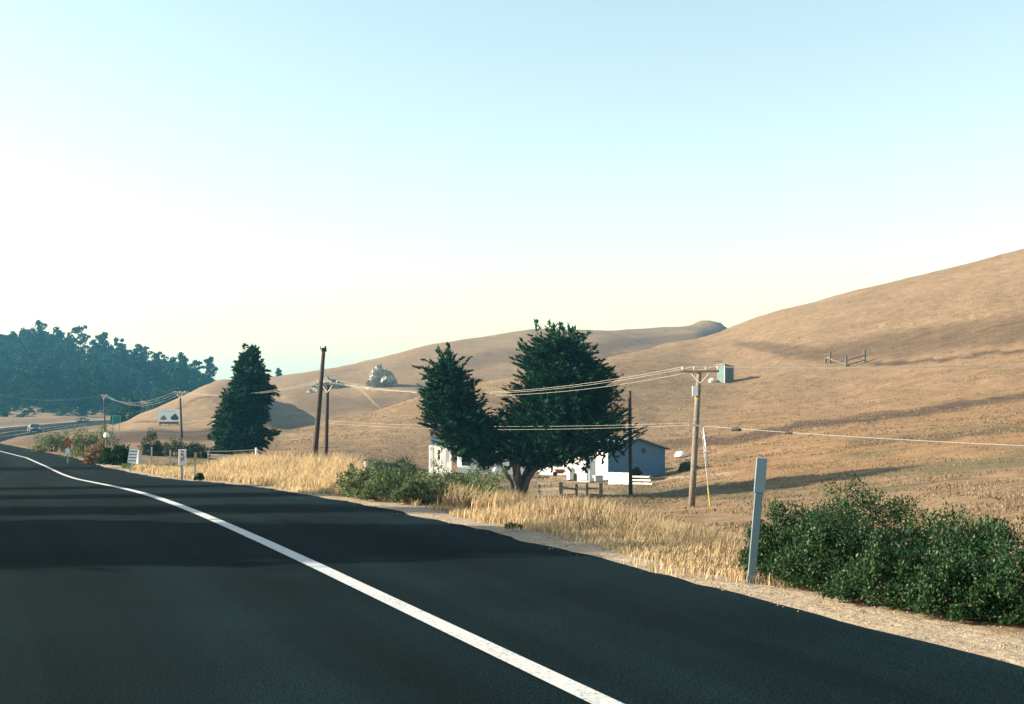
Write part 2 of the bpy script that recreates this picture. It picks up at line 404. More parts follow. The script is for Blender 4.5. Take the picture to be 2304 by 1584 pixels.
def crown_boughs(rows, base, Y0, nb, per, n, slen, ll, lw, spread, rng, thick=1.0, up=.4, core=.25, droop=0.0):
    """crown of separate layered boughs: each a flat fan of feathery sprays reaching the outline given by (row, left, right)"""
    ys = np.array([r[0] for r in rows], float); x0 = np.array([r[1] for r in rows], float); x1 = np.array([r[2] for r in rows], float)
    sc = Y0 / F
    yy = np.linspace(ys.min(), ys.max(), 400); w = np.interp(yy, ys, x1 - x0) ** 1.15 + 6
    yb = np.sort(rng.choice(yy, nb, p=w / w.sum())); ph = np.arange(nb) * 2.39996 + rng.normal(0, .35, nb)
    reach = rng.uniform(.78, 1.10, nb)
    # sprays on the boughs
    i = np.repeat(np.arange(nb), per); m = len(i)
    hw_b = np.interp(yb, ys, x1 - x0) / 2 * sc
    q = rng.uniform(.35, 1.0, m) ** .8
    pa = ph[i] + rng.normal(0, 1, m) * np.clip(.75 / np.maximum(hw_b[i], .5), .1, .6) * (1.15 - .5 * q)
    y = yb[i] - (q - .75) * up * hw_b[i] / sc * .9 + rng.normal(0, .16, m) / sc
    a = np.interp(y, ys, x0); b = np.interp(y, ys, x1)
    hw = (b - a) / 2 * sc; xc = ((a + b) / 2 - CX) * sc
    r = q * reach[i]
    C = np.stack([xc + hw * r * np.cos(pa), Y0 + hw * thick * r * np.sin(pa), CH + (HY - y) * sc], 1)
    D = unit(np.stack([np.cos(pa), np.sin(pa), up + rng.normal(0, .13, m)], 1) + rng.normal(0, .12, (m, 3)))
    L = slen * rng.uniform(.6, 1.2, m) * np.clip(hw / slen, .5, 1)
    V, f = sprays(C - D * (L * .8)[:, None], D, L, n, ll, lw, spread, rng, droop)
    # shaded core
    k = int(m * core)
    y = rng.choice(yy, k, p=w / w.sum()); a = np.interp(y, ys, x0); b = np.interp(y, ys, x1); hw = (b - a) / 2 * sc; pa = rng.uniform(0, 6.283, k); rr = .68 * np.sqrt(rng.random(k))
    C = np.stack([((a + b) / 2 - CX) * sc + hw * rr * np.cos(pa), Y0 + hw * thick * rr * np.sin(pa), CH + (HY - y) * sc], 1)
    V2, f2 = sprays(C, unit(rng.normal(0, 1, (k, 3)) + np.array([0, 0, .3])), np.full(k, slen * .8), n, ll * 1.25, lw * 1.4, spread * 1.6, rng)
    return np.vstack([V, V2]) - np.array(base), np.vstack([f, f2 + len(V)])

def dome_leaves(n, rx, ry, h, ll, lw, rng, clumps=40, cr=.28, low=.05):
    """bush: leaves gathered round twig ends spread over an uneven dome"""
    u = rng.uniform(0, 2 * np.pi, clumps); v = rng.random(clumps)
    el = np.arcsin(np.clip(v * 1.05 - .05, -.05, 1)); rad = rng.uniform(.55, 1.05, clumps)
    K_ = np.stack([rx * np.cos(u) * np.cos(el) * rad, ry * np.sin(u) * np.cos(el) * rad, low + h * np.clip(np.sin(el), 0, 1) * rad * rng.uniform(.8, 1.12, clumps)], 1)
    i = rng.integers(0, clumps, n)
    size = cr * (rx + ry + h) / 3 * rng.uniform(.6, 1.3, clumps)
    o = unit(rng.normal(0, 1, (n, 3))) * (rng.random(n) ** .45)[:, None] * size[i][:, None]
    C = K_[i] + o
    C[:, 2] = np.maximum(C[:, 2], .02 + .04 * rng.random(n))
    A = unit(o) * .8 + np.array([0, 0, .5]) + rng.normal(0, .55, (n, 3))
    return (*diamonds(C, A, unit(rng.normal(0, 1, (n, 3)) + np.array([0, 0, .4])), ll * rng.uniform(.6, 1.4, n), lw * rng.uniform(.6, 1.4, n)), K_)

# ------------------------------------------------------------------ ground
def make_ground():
    a0, a1 = math.atan((-60 - CX) / F), math.atan((2364 - CX) / F)
    ang = np.concatenate([np.linspace(-math.pi, a0 - .30, 60, endpoint=False), np.linspace(a0 - .30, a0, 40, endpoint=False),
                          np.linspace(a0, a1, 620, endpoint=False), np.linspace(a1, a1 + .30, 40, endpoint=False), np.linspace(a1 + .30, math.pi, 60, endpoint=False)])
    rad = np.concatenate([np.geomspace(1.2, 90, 190, endpoint=False), np.geomspace(90, 800, 190, endpoint=False), np.geomspace(800, 2600, 14)])
    A, Rr = np.meshgrid(ang, rad)
    X = np.sin(A) * Rr; Y = np.cos(A) * Rr
    Z = ground(X, Y)
    na, nr = len(ang), len(rad)
    V = np.stack([X, Y, Z], -1).reshape(-1, 3)
    V = np.vstack([V, [[0, 0, gz(0, 0)]]])
    i = np.arange(nr - 1)[:, None] * na; j = np.arange(na)[None]
    jn = (j + 1) % na
    q = np.stack([i + j, i + jn, i + na + jn, i + na + j], -1).reshape(-1, 4)
    tri = np.stack([np.full(na, len(V) - 1), np.roll(np.arange(na), -1), np.arange(na)], -1)
    me = raw_mesh('ground', V, q[:, ::-1], tri[:, ::-1], smooth=True)
    # what grows where: R bare pale dirt, G dark brown strips (scrub, tracks, painted hill fold shade), B greenish growth, A golden field
    x, y = V[:, 0], V[:, 1]
    s, t = st(x, y); sr = s - road_c(t)
    yy = np.maximum(y, 1.0); px = CX + F * x / yy; py = HY - F * (V[:, 2] - CH) / yy
    front = (y > 20)
    wob = .25 * vnoise(x / 1.3, y / 1.3, 31) + .35 * vnoise(t / 3.1, s * 0, 32)
    dirt = sstep(6.15, 5.75, sr + wob) * sstep(4.6, 5.0, sr) * sstep(75, 60, t) + sstep(-11.5, -10.5, sr) * sstep(-9, -9.6, sr)
    def band(pts, wid, soft=.6):
        xs = [p[0] for p in pts]; ys = np.interp(px, xs, [p[1] for p in pts]); w = np.interp(px, xs, [p[2] for p in pts]) if len(pts[0]) > 2 else wid
        d = np.abs(py - ys + 9 * vnoise(px / 40, py / 14, 41)) / w
        return sstep(1.0, 1 - soft, d) * sstep(xs[0] - 10, xs[0] + 40, px) * sstep(xs[-1] + 10, xs[-1] - 40, px)
    far = front & (y > 75)
    brown = np.zeros(len(V))
    brown = np.maximum(brown, .8 * band([(1470, 1002, 14), (1640, 992, 15), (1800, 958, 14), (2000, 936, 12), (2340, 886, 13)], 14) * (far & (y < 260)))
    brown = np.maximum(brown, .55 * band([(1900, 1000, 10), (2100, 985, 12), (2340, 960, 12)], 14) * (far & (y < 260)))
    brown = np.maximum(brown, .55 * band([(1640, 770, 8), (1850, 800, 26), (2000, 775, 40), (2340, 735, 45)], 24) * (y > 180))  # hill fold's shade painted as a dark patch, not shaped in relief
    brown = np.maximum(brown, 1.0 * band([(1940, 822, 4), (2100, 812, 4), (2340, 784, 4)], 4) * (y > 180))
    brown = np.maximum(brown, .9 * band([(225, 985, 22), (300, 980, 20), (480, 978, 18), (560, 985, 12)], 18) * (far & (y < 260)))
    brown = np.maximum(brown, .7 * band([(285, 950, 3), (350, 948, 3), (430, 905, 3), (500, 880, 3)], 3) * (y > 120))
    brown = np.maximum(brown, .45 * band([(640, 900, 30), (760, 910, 34), (900, 905, 20)], 30) * (y > 225))
    brown = np.maximum(brown, .5 * band([(1000, 830, 25), (1150, 800, 22), (1500, 765, 16), (1600, 752, 10)], 20) * (y > 330))
    green = .6 * sstep(.02, .25, vnoise(x / 9, y / 9, 51) + .4 * vnoise(x / 2.5, y / 2.5, 52)) * sstep(22, 40, y) * sstep(130, 95, y)
    green = np.maximum(green, .8 * sstep(1250, 1150, px) * sstep(640, 700, px) * sstep(120, 105, y) * sstep(50, 66, y) * sstep(-.3, .1, vnoise(x / 4, y / 4, 53)))
    path = .9 * band([(760, 868, 2.4), (800, 865, 2.4), (830, 893, 2.4), (862, 925, 2.4)], 2.4) * (y > 225)
    path = np.maximum(path, .7 * band([(690, 862, 3), (760, 866, 3), (860, 878, 3), (960, 886, 3)], 3) * (y > 225))
    path = np.maximum(path, .9 * band([(1400, 1088, 5), (1500, 1078, 5), (1600, 1068, 4), (1680, 1060, 4)], 5) * (far & (y < 150)))
    for kx_, (ya, yb_) in enumerate(((700, 640), (742, 690), (868, 846), (905, 872))):
        path = np.maximum(path, .35 * band([(1700 + 60 * kx_, ya + 25, 2), (1900, ya, 2.2), (2120, (ya + yb_) / 2 + 6, 2), (2340, yb_, 2)], 2, .9) * (y > 150) * sstep(-.25, .15, vnoise(px / 70, py / 30, 90 + kx_)))
    path = np.maximum(path, .55 * sstep(1160, 1230, px) * sstep(1400, 1360, px) * (y > 76) * (y < 106))
    gold = front * sstep(240, 120, y) * sstep(60, 90, y) * sstep(1480, 1700, px)
    dirt = np.maximum(dirt, path * .8)
    colr = np.stack([dirt, brown * 1.2, green * (front), gold], 1).clip(0, 1).astype(np.float32)
    at_ = me.color_attributes.new('growth', 'FLOAT_COLOR', 'POINT')
    at_.data.foreach_set('color', colr.ravel())
    m = bpy.data.materials.new('dry_hill_grass'); m.use_nodes = True
    n, l = m.node_tree.nodes, m.node_tree.links
    b = n['Principled BSDF']; b.inputs['Roughness'].default_value = .95; b.inputs['Specular IOR Level'].default_value = .1
    tc = n.new('ShaderNodeTexCoord')
    def nz(scale, det, rough=.6, sx=1, sy=1):
        mp = n.new('ShaderNodeMapping'); mp.inputs['Scale'].default_value = (sx, sy, 1)
        l.new(tc.outputs['Object'], mp.inputs[0])
        q = n.new('ShaderNodeTexNoise'); q.inputs['Scale'].default_value = scale; q.inputs['Detail'].default_value = det; q.inputs['Roughness'].default_value = rough
        l.new(mp.outputs[0], q.inputs['Vector']); return q
    def ramp(src, p0, p1, c0, c1):
        r = n.new('ShaderNodeValToRGB'); r.color_ramp.elements[0].position = p0; r.color_ramp.elements[1].position = p1
        r.color_ramp.elements[0].color = (*c0, 1); r.color_ramp.elements[1].color = (*c1, 1); l.new(src, r.inputs[0]); return r
    def mix(fac, a, c):
        q = n.new('ShaderNodeMix'); q.data_type = 'RGBA'
        if isinstance(fac, float): q.inputs[0].default_value = fac
        else: l.new(fac, q.inputs[0])
        for k, v in ((6, a), (7, c)):
            if isinstance(v, tuple): q.inputs[k].default_value = (*v, 1)
            else: l.new(v, q.inputs[k])
        return q.outputs[2]
    big = nz(.045, 6, .62, .45, 1); mid = nz(.30, 7, .68, .4, 1); fine = nz(2.6, 6, .7)
    base = ramp(big.outputs['Fac'], .42, .58, (0.1577, 0.0984, 0.0546), (0.2191, 0.1464, 0.0841)).outputs[0]
    tuft = ramp(mid.outputs['Fac'], .40, .62, (0.1004, 0.0616, 0.0329), (0.2646, 0.1727, 0.0945)).outputs[0]
    fin = ramp(fine.outputs['Fac'], .36, .64, (0.0901, 0.0565, 0.0295), (0.2650, 0.1757, 0.0937)).outputs[0]
    m2 = nz(1.05, 6, .7, .6, 1); tuf2 = ramp(m2.outputs['Fac'], .42, .60, (0.0803, 0.0584, 0.0344), (0.2782, 0.2044, 0.1271)).outputs[0]
    c = mix(.44, base, tuft); c = mix(.44, c, tuf2); c = mix(.28, c, fin)
    att = n.new('ShaderNodeVertexColor'); att.layer_name = 'growth'
    sep = n.new('ShaderNodeSeparateColor'); l.new(att.outputs['Color'], sep.inputs[0])
    gcol = mix(.5, (0.2371, 0.1262, 0.0439), tuft)
    gold_f = n.new('ShaderNodeMath'); gold_f.operation = 'MULTIPLY'; gold_f.inputs[1].default_value = .65; l.new(att.outputs['Alpha'], gold_f.inputs[0])
    c = mix(gold_f.outputs[0], c, gcol)
    br = ramp(mid.outputs['Fac'], .35, .65, (0.0443, 0.0271, 0.0162), (0.0901, 0.0588, 0.0362)).outputs[0]
    c = mix(sep.outputs[1], c, br)
    gr = ramp(fine.outputs['Fac'], .35, .65, (0.0336, 0.0432, 0.0198), (0.1072, 0.1008, 0.0504)).outputs[0]
    c = mix(sep.outputs[2], c, gr)
    df = nz(7, 6, .75)
    di = ramp(df.outputs['Fac'], .3, .7, (0.2344, 0.1778, 0.1155), (0.3801, 0.3078, 0.2172)).outputs[0]
    c = mix(sep.outputs[0], c, di)
    l.new(c, b.inputs['Base Color'])
    bp = n.new('ShaderNodeBump'); bp.inputs['Strength'].default_value = .9; bp.inputs['Distance'].default_value = .28
    l.new(mid.outputs['Fac'], bp.inputs['Height'])
    bp2 = n.new('ShaderNodeBump'); bp2.inputs['Strength'].default_value = .8; bp2.inputs['Distance'].default_value = .07
    l.new(fine.outputs['Fac'], bp2.inputs['Height']); l.new(bp.outputs[0], bp2.inputs['Normal'])
    l.new(bp2.outputs[0], b.inputs['Normal'])
    me.materials.append(m)
    o = link('ground', me); tag(o, kind='structure', label='dry tan grass hills and fields rising beyond the road')
make_ground()

# ------------------------------------------------------------------ road and its lines
def strip(name, s0, s1, t0, t1, dt, dz, material, ns=2, ragged=0.0, skirt=False, kind='structure', parent=None, label=None):
    tt = np.concatenate([np.arange(t0, min(t1, 80), dt), np.arange(max(t0, 80), t1, dt * 3)]) if t1 > 80 else np.arange(t0, t1, dt)
    ss = np.linspace(s0, s1, ns)
    T, Sg = np.meshgrid(tt, ss, indexing='ij')
    Sg = Sg.copy()
    if ragged:
        e = ragged * (vnoise(tt / 1.1, tt * 0, 61) + .6 * vnoise(tt / .37, tt * 0, 62) + 1.3 * vnoise(tt / 7, tt * 0, 63))
        Sg[:, -1] += e
    X, Y = xy_of(Sg, T); Z = road_z(T) + dz
    if skirt:
        X = np.concatenate([X, X[:, -1:]], 1); Y = np.concatenate([Y, Y[:, -1:]], 1); Z = np.concatenate([Z, Z[:, -1:] - .16], 1)
        ns += 1
    V = np.stack([X, Y, Z], -1).reshape(-1, 3)
    i = np.arange(len(tt) - 1)[:, None] * ns; j = np.arange(ns - 1)[None]
    q = np.stack([i + j, i + j + 1, i + ns + j + 1, i + ns + j], -1).reshape(-1, 4)
    me = raw_mesh(name, V, q, material=material)
    uv = np.stack([T, Sg], -1)
    o = link(name, me, parent); tag(o, kind=kind, label=label)
    return o

def asphalt():
    m = bpy.data.materials.new('asphalt'); m.use_nodes = True
    n, l = m.node_tree.nodes, m.node_tree.links
    b = n['Principled BSDF']; b.inputs['Roughness'].default_value = .92; b.inputs['Specular IOR Level'].default_value = .03
    tc = n.new('ShaderNodeTexCoord')
    mp = n.new('ShaderNodeMapping'); mp.inputs['Rotation'].default_value = (0, 0, -math.atan2(DX, DY) * -1)
    mp2 = n.new('ShaderNodeVectorRotate'); mp2.rotation_type = 'Z_AXIS'; mp2.inputs['Angle'].default_value = math.atan2(DX, DY)
    l.new(tc.outputs['Object'], mp2.inputs['Vector'])
    ml = n.new('ShaderNodeMapping'); ml.inputs['Scale'].default_value = (1.1, .03, 1); l.new(mp2.outputs[0], ml.inputs[0])
    streak = n.new('ShaderNodeTexNoise'); streak.inputs['Scale'].default_value = 1.0; streak.inputs['Detail'].default_value = 5; l.new(ml.outputs[0], streak.inputs['Vector'])
    big = n.new('ShaderNodeTexNoise'); big.inputs['Scale'].default_value = .5; big.inputs['Detail'].default_value = 4; l.new(tc.outputs['Object'], big.inputs['Vector'])
    fine = n.new('ShaderNodeTexNoise'); fine.inputs['Scale'].default_value = 75; fine.inputs['Detail'].default_value = 3; l.new(tc.outputs['Object'], fine.inputs['Vector'])
    vor = n.new('ShaderNodeTexVoronoi'); vor.inputs['Scale'].default_value = 110; l.new(tc.outputs['Object'], vor.inputs['Vector'])
    def mr(src, a, c, lo, hi):
        q = n.new('ShaderNodeMapRange'); l.new(src, q.inputs[0]); q.inputs[1].default_value = a; q.inputs[2].default_value = c; q.inputs[3].default_value = lo; q.inputs[4].default_value = hi; return q.outputs[0]
    def mul(a, c):
        q = n.new('ShaderNodeMath'); q.operation = 'MULTIPLY'; l.new(a, q.inputs[0]); l.new(c, q.inputs[1]); return q.outputs[0]
    v = mul(mul(mr(streak.outputs['Fac'], .32, .68, .5, 1.6), mr(big.outputs['Fac'], .3, .7, .75, 1.3)), mul(mr(fine.outputs['Fac'], .3, .7, .2, 2.1), mr(vor.outputs['Distance'], 0, .6, 1.6, .6)))
    mx = n.new('ShaderNodeMix'); mx.data_type = 'RGBA'; mx.blend_type = 'MULTIPLY'; mx.inputs[0].default_value = 1.0
    mx.inputs[6].default_value = (.0032, .0098, .0118, 1); l.new(v, mx.inputs[7]); l.new(mx.outputs[2], b.inputs['Base Color'])
    bp = n.new('ShaderNodeBump'); bp.inputs['Strength'].default_value = .55; bp.inputs['Distance'].default_value = .012
    l.new(fine.outputs['Fac'], bp.inputs['Height']); l.new(bp.outputs[0], b.inputs['Normal'])
    return m
ASPH = asphalt()

def line_paint(name, col):
    m = bpy.data.materials.new(name); m.use_nodes = True
    n, l = m.node_tree.nodes, m.node_tree.links
    b = n['Principled BSDF']; b.inputs['Roughness'].default_value = .7
    tc = n.new('ShaderNodeTexCoord')
    a = n.new('ShaderNodeTexNoise'); a.inputs['Scale'].default_value = 38; a.inputs['Detail'].default_value = 6; a.inputs['Roughness'].default_value = .7; l.new(tc.outputs['Object'], a.inputs['Vector'])
    c = n.new('ShaderNodeTexNoise'); c.inputs['Scale'].default_value = 2.2; c.inputs['Detail'].default_value = 3; l.new(tc.outputs['Object'], c.inputs['Vector'])
    ad = n.new('ShaderNodeMath'); ad.operation = 'MULTIPLY_ADD'; l.new(c.outputs['Fac'], ad.inputs[0]); ad.inputs[1].default_value = .35; l.new(a.outputs['Fac'], ad.inputs[2])
    r = n.new('ShaderNodeValToRGB'); r.color_ramp.elements[0].position = .46; r.color_ramp.elements[1].position = .64
    r.color_ramp.elements[0].color = (.06, .065, .066, 1); r.color_ramp.elements[1].color = (*col, 1)
    l.new(ad.outputs[0], r.inputs[0]); l.new(r.outputs[0], b.inputs['Base Color'])
    return m
road = strip('road', S_LEFT, S_EDGE, -60, 400, .25, .0, ASPH, ns=30, ragged=.15, skirt=True, label='dark asphalt highway with a wide paved shoulder')
WL = line_paint('white_line_paint', (.40, .41, .40)); YLP = line_paint('yellow_line_paint', (.62, .40, .05))
strip('edge_line', S_LINE, S_LINE + .14, -60, 400, .5, .005, WL, parent=road, kind=None)
strip('edge_line', -6.9, -6.75, -60, 400, .5, .005, WL, parent=road, kind=None)
strip('centre_line', -1.05, -.95, -60, 400, .5, .005, YLP, parent=road, kind=None)
strip('centre_line', -1.25, -1.15, -60, 400, .5, .005, YLP, parent=road, kind=None)

# ------------------------------------------------------------------ dry grass (nobody could count it)
def blades(X, Y, h, w, rng, lean=.55):
    n = len(X); Z = ground(X, Y) - .01
    a = rng.uniform(0, 2 * np.pi, n); b = rng.uniform(0, 2 * np.pi, n)
    d = np.stack([np.cos(a), np.sin(a), np.zeros(n)], 1) * (w / 2)[:, None]
    le = np.stack([np.cos(b), np.sin(b), np.zeros(n)], 1) * (h * lean * rng.random(n))[:, None]
    le[:, 0] += h * .10
    B = np.stack([X, Y, Z], 1)
    up = np.array([0, 0, 1.0])
    M = B + le * .3 + up * (h * .55)[:, None]
    Tp = B + le + up * (h * (1 - .1 * rng.random(n)))[:, None]
    V = np.stack([B - d, B + d, M + d * .8, M - d * .8, Tp], 1).reshape(-1, 3)
    i = np.arange(n)[:, None] * 5
    return V, i + np.array([[0, 1, 2, 3]]), i + np.array([[3, 2, 4]])

def grass_patch(name, n, s_rng, t_rng, hfun, wfun, material, label, rng, dens=None, maxpx=None, edge0=.55):
    t = t_rng[0] + (t_rng[1] - t_rng[0]) * rng.random(n * 2) ** 1.35
    s = rng.uniform(s_rng[0], s_rng[1], n * 2)
    keep = vnoise(s / 1.3, t / 2.2, 71) + .5 * vnoise(s / .45, t / .6, 72) > ((-.24 - .14 * sstep(17, 11, t)) if dens is None else dens)
    edge = S_EDGE + edge0 + .35 * vnoise(t / 2.0, t * 0, 73) + .22 * vnoise(t / .5, t * 0, 74)
    keep &= s > edge
    s, t = s[keep][:n], t[keep][:n]
    X, Y = xy_of(s, t)
    keep = Y > 6.5
    if maxpx: keep &= CX + F * X / np.maximum(Y, 1) < maxpx + 60 * vnoise(s / .8, t / .8, 79)
    X, Y, s, t = X[keep], Y[keep], s[keep], t[keep]
    h = hfun(s, t) * rng.uniform(.55, 1.15, len(X)); w = wfun(t) * rng.uniform(.6, 1.4, len(X))
    V, q, tr = blades(X, Y, h, w, rng)
    o = link(name, raw_mesh(name, V, q, tr, material)); tag(o, label, 'grass', kind='stuff')
px_of = lambda X, Y: CX + F * X / Y
wf = lambda t: .004 + .0007 * np.clip(t, 8, 60)
def h_verge(s, t):
    h = .15 + .30 * sstep(6.0, 7.4, s) + .16 * vnoise(s / 1.5, t / 1.5, 75)
    h = h * (1 - .35 * sstep(13, 9.5, t)) 
    return np.clip(h, .08, .7)
grass_patch('dry_grass', 70000, (5.4, 11.5), (8, 24), h_verge, wf, GRS, 'tall straw-coloured dry grass along the near road verge', np.random.default_rng(1))
grass_patch('brown_grass', 24000, (5.6, 12.5), (6, 17), h_verge, wf, GRB, 'brown dead weeds standing among the near verge grass', np.random.default_rng(2), .05)
grass_patch('golden_grass', 56000, (5.6, 13), (21, 52), lambda s, t: np.clip(.22 + .72 * sstep(6.2, 9, s) * sstep(52, 44, t) * sstep(20, 25, t) + .25 * vnoise(s / 2, t / 2, 76), .1, 1.1), wf, GRS, 'golden tall grass bank behind the vertical white road marker', np.random.default_rng(3), None, 800)
grass_patch('edge_tufts', 3500, (5.2, 6.1), (6, 40), lambda s, t: .05 + .10 * (vnoise(s / .4, t / .5, 78) + .5), wf, GRS, 'short straw tufts growing in the dirt beside the asphalt', np.random.default_rng(6), .2, None, 0.0)
grass_patch('green_weeds', 9000, (5.5, 14), (26, 80), lambda s, t: .18 + .18 * vnoise(s / 2, t / 2, 77), wf, GRG, 'low green weeds in the verge farther along the road', np.random.default_rng(4), .08)

def gravel(name, n, seed, label):
    rng = np.random.default_rng(seed)
    t = 1 + 44 * rng.random(n) ** 1.5; s = S_EDGE + np.where(rng.random(n) < .10, rng.normal(.02, .06, n), rng.uniform(.02, .85, n))
    X, Y = xy_of(s, t); r = rng.uniform(.0025, .009, n) * (1 + 1.2 * (rng.random(n) > .97))
    Z = np.maximum(ground(X, Y), np.where(s < S_EDGE - .02, road_z(t), -99)) + r * .25
    base = np.array([[1, 0, 0], [0, 1, 0], [-1, 0, 0], [0, -1, 0], [0, 0, .7], [0, 0, -.5]], float)
    V = base[None] * r[:, None, None] * rng.uniform(.6, 1.4, (n, 6, 1)) + np.stack([X, Y, Z], 1)[:, None]
    fc = np.array([[0, 1, 4], [1, 2, 4], [2, 3, 4], [3, 0, 4], [1, 0, 5], [2, 1, 5], [3, 2, 5], [0, 3, 5]])
    f = (np.arange(n)[:, None, None] * 6 + fc[None]).reshape(-1, 3)
    o = link(name, raw_mesh(name, V.reshape(-1, 3), None, f, leaf_mat('gravel_stone', (.15, .125, .09), (.40, .33, .24), 0))); tag(o, label, 'gravel', kind='stuff')
gravel('shoulder_gravel', 8000, 91, 'loose pale gravel along the crumbling asphalt edge')
def field_tufts(name, n, xr, yr, h, w, material, label, seed, thr):
    rng = np.random.default_rng(seed)
    Y = yr[0] + (yr[1] - yr[0]) * rng.random(n) ** .8
    X = (rng.uniform(xr[0], xr[1], n) - CX) / F * Y
    s, t = st(X, Y); sr = s - road_c(t)
    k = (sr > 7) & (vnoise(X / 3, Y / 3, seed) + .6 * vnoise(X / .9, Y / .9, seed + 1) > thr)
    X, Y = X[k], Y[k]
    V, q, tr = blades(X, Y, h * rng.uniform(.4, 1.2, len(X)), w * rng.uniform(.6, 1.4, len(X)), rng, .6)
    o = link(name, raw_mesh(name, V, q, tr, material)); tag(o, label, 'grass', kind='stuff')
field_tufts('field_grass', 50000, (420, 2340), (22, 95), .13, .05, GRH, 'short pale dry grass over the low field round the farm', 81, .02)
field_tufts('field_weeds', 36000, (640, 2340), (24, 100), .13, .06, GRB, 'brown weeds scattered through the low farm field', 83, .08)
field_tufts('slope_grass', 110000, (560, 2340), (95, 260), .13, .13, GRH, 'dry grass tufts covering the lower hill slope', 85, .06)
field_tufts('slope_weeds', 70000, (560, 2340), (95, 300), .12, .15, GRB, 'darker brown tufts dotted over the hill slope', 87, .12)

# ------------------------------------------------------------------ shrubs
def shrub(name, label, x, Y, w, h, material, n, ll, lw, seed, cat='shrub', group=None, depth=None, clumps=60, cr=.30, s=None):
    rng = np.random.default_rng(seed)
    b = at(x, Y)
    t = thing(name, label, cat, b, 0, group)
    V, f, Kc = dome_leaves(n, w / 2 * .82, (depth or w) / 2 * .82, h * .86, ll, lw, rng, clumps, cr)
    X = V[:, 0] + b.x; Yw = V[:, 1] + b.y
    g = ground(X.reshape(-1, 4)[:, 0], Yw.reshape(-1, 4)[:, 0]) - b.z
    V[:, 2] += np.repeat(np.clip(g, -.6, .6), 4)
    link('foliage', raw_mesh('foliage', V, f, material=material), t)
    mb = MB()
    for k in rng.choice(len(Kc), min(len(Kc), 14), replace=False):
        e = Vector(Kc[k]); mb.path([Vector((e.x * .12, e.y * .12, -.08)), Vector((e.x * .5, e.y * .5, e.z * .55)), e], [.02 * h, .013 * h, .005 * h], 5)
    mb.build('stems', BARK, t)
    return t
def lab(txt): return txt
NB = 'dark green brush along the near verge'
# near brush right of the marker post
near = [
 (1775, 9.9, 1.00, .62, 'small dark green bush touching the near white marker post'),
 (1868, 9.3, 1.15, .66, 'bushy green shrub second to the right of the near marker post'),
 (1960, 9.9, 1.25, .95, 'tallest dark green roadside shrub with a raised leafy crown'),
 (2005, 8.35, 1.05, .46, 'low green shrub spilling to the dirt edge below the tallest shrub'),
 (2110, 9.2, 1.30, .72, 'broad green shrub just right of the tallest roadside shrub'),
 (2160, 7.95, 1.0, .44, 'low green shrub nearest the asphalt at the right frame edge'),
 (2245, 8.7, 1.3, .78, 'rounded green shrub rising at the right edge of the picture'),
 (2330, 7.7, 1.1, .6, 'green shrub running off the right edge of the picture'),
 (1880, 10.9, 1.2, .6, 'green shrub behind the gap left of the tallest roadside shrub'),
]
for i, (x, Y, w, h, l_) in enumerate(near):
    shrub('coyote_brush', l_, x, Y, w, h, BSH, 19000, .030, .013, 100 + i, group=NB, depth=w * .95, clumps=125, cr=.22)
mid = [
 (812, 19.6, 1.05, .95, BSG, 'grey-green shrub at the left end of the verge thicket'),
 (862, 18.6, 1.1, .80, BSG, 'low olive shrub in front of the verge thicket near the asphalt'),
 (905, 20.4, 1.3, 1.12, BSG, 'tall grey-green shrub left of the farmhouse porch'),
 (955, 19.0, 1.2, .85, BSG, 'olive shrub below the white porch'),
 (1005, 20.0, 1.35, 1.2, BSG, 'grey-green shrub hiding the foot of the white porch'),
 (1062, 20.6, 1.35, 1.45, BSG, 'feathery grey-green shrub in front of the white farmhouse wall'),
 (1108, 19.2, 1.2, 1.35, BSG, 'pale grey shrub left of the cypress trunk'),
 (925, 17.9, .8, .6, BSG, 'small olive shrub at the front of the verge thicket'),
]
for i, (x, Y, w, h, m_, l_) in enumerate(mid):
    shrub('verge_shrub', l_, x, Y, w, h * .62, m_, 4600, .050, .018, 140 + i, group='grey-green thicket on the verge', clumps=60, cr=.22)
shrub('small_bush', 'tiny bright green bush at the asphalt edge beside the yellow-topped stake', 449, 31.4, .30, .17, BSH, 1600, .05, .026, 160)
shrub('small_bush', 'tiny green sprig on the dirt edge below the cypress', 1158, 13.3, .30, .05, BSH, 200, .035, .012, 161)
far_sh = [
 (262, 58, 2.0, 1.15, BSD, 'dark round bush left of the blue-striped road paddle'),
 (192, 72, 3.0, 2.3, BSG, 'tall olive bush right of the orange diamond sign'),
 (228, 100, 3.4, 2.4, BSG, 'olive bush in front of the green road sign'),
 (120, 85, 3.6, 1.7, BSG, 'low spreading green bush behind the orange diamond sign'),
 (222, 60, 1.8, 1.0, BRW, 'russet dry bush between the dark bush and the olive bush'),
 (343, 92, 2.2, 2.0, BSD, 'black-green rounded bush below the billboard'),
 (398, 97, 3.2, 1.5, BSD, 'dark low hedge bush behind the vertical white road marker'),
 (446, 101, 2.6, 1.4, BSD, 'dark low bush at the foot of the conifer'),
 (905, 92, 3.0, 1.7, BSD, 'dark green shrub left of the farmhouse porch'),
 (850, 88, 2.8, 1.3, BSG, 'olive shrub in the shaded field left of the farmhouse'),
 (1432, 96.5, 1.3, 1.15, BSD, 'dark bush behind the white rail fence by the barn'),
 (1545, 103, 2.0, .8, BSG, 'low grey-green bush right of the shaded barn wall'),
 (1288, 98, .9, 1.1, BSG, 'garden shrub against the sunlit house wall'),
]
for i, (x, Y, w, h, m_, l_) in enumerate(far_sh):
    shrub('field_shrub', l_, x, Y, w, h, m_, 2600, .12 * (1 + Y / 200), .06, 170 + i, clumps=45, cr=.3)

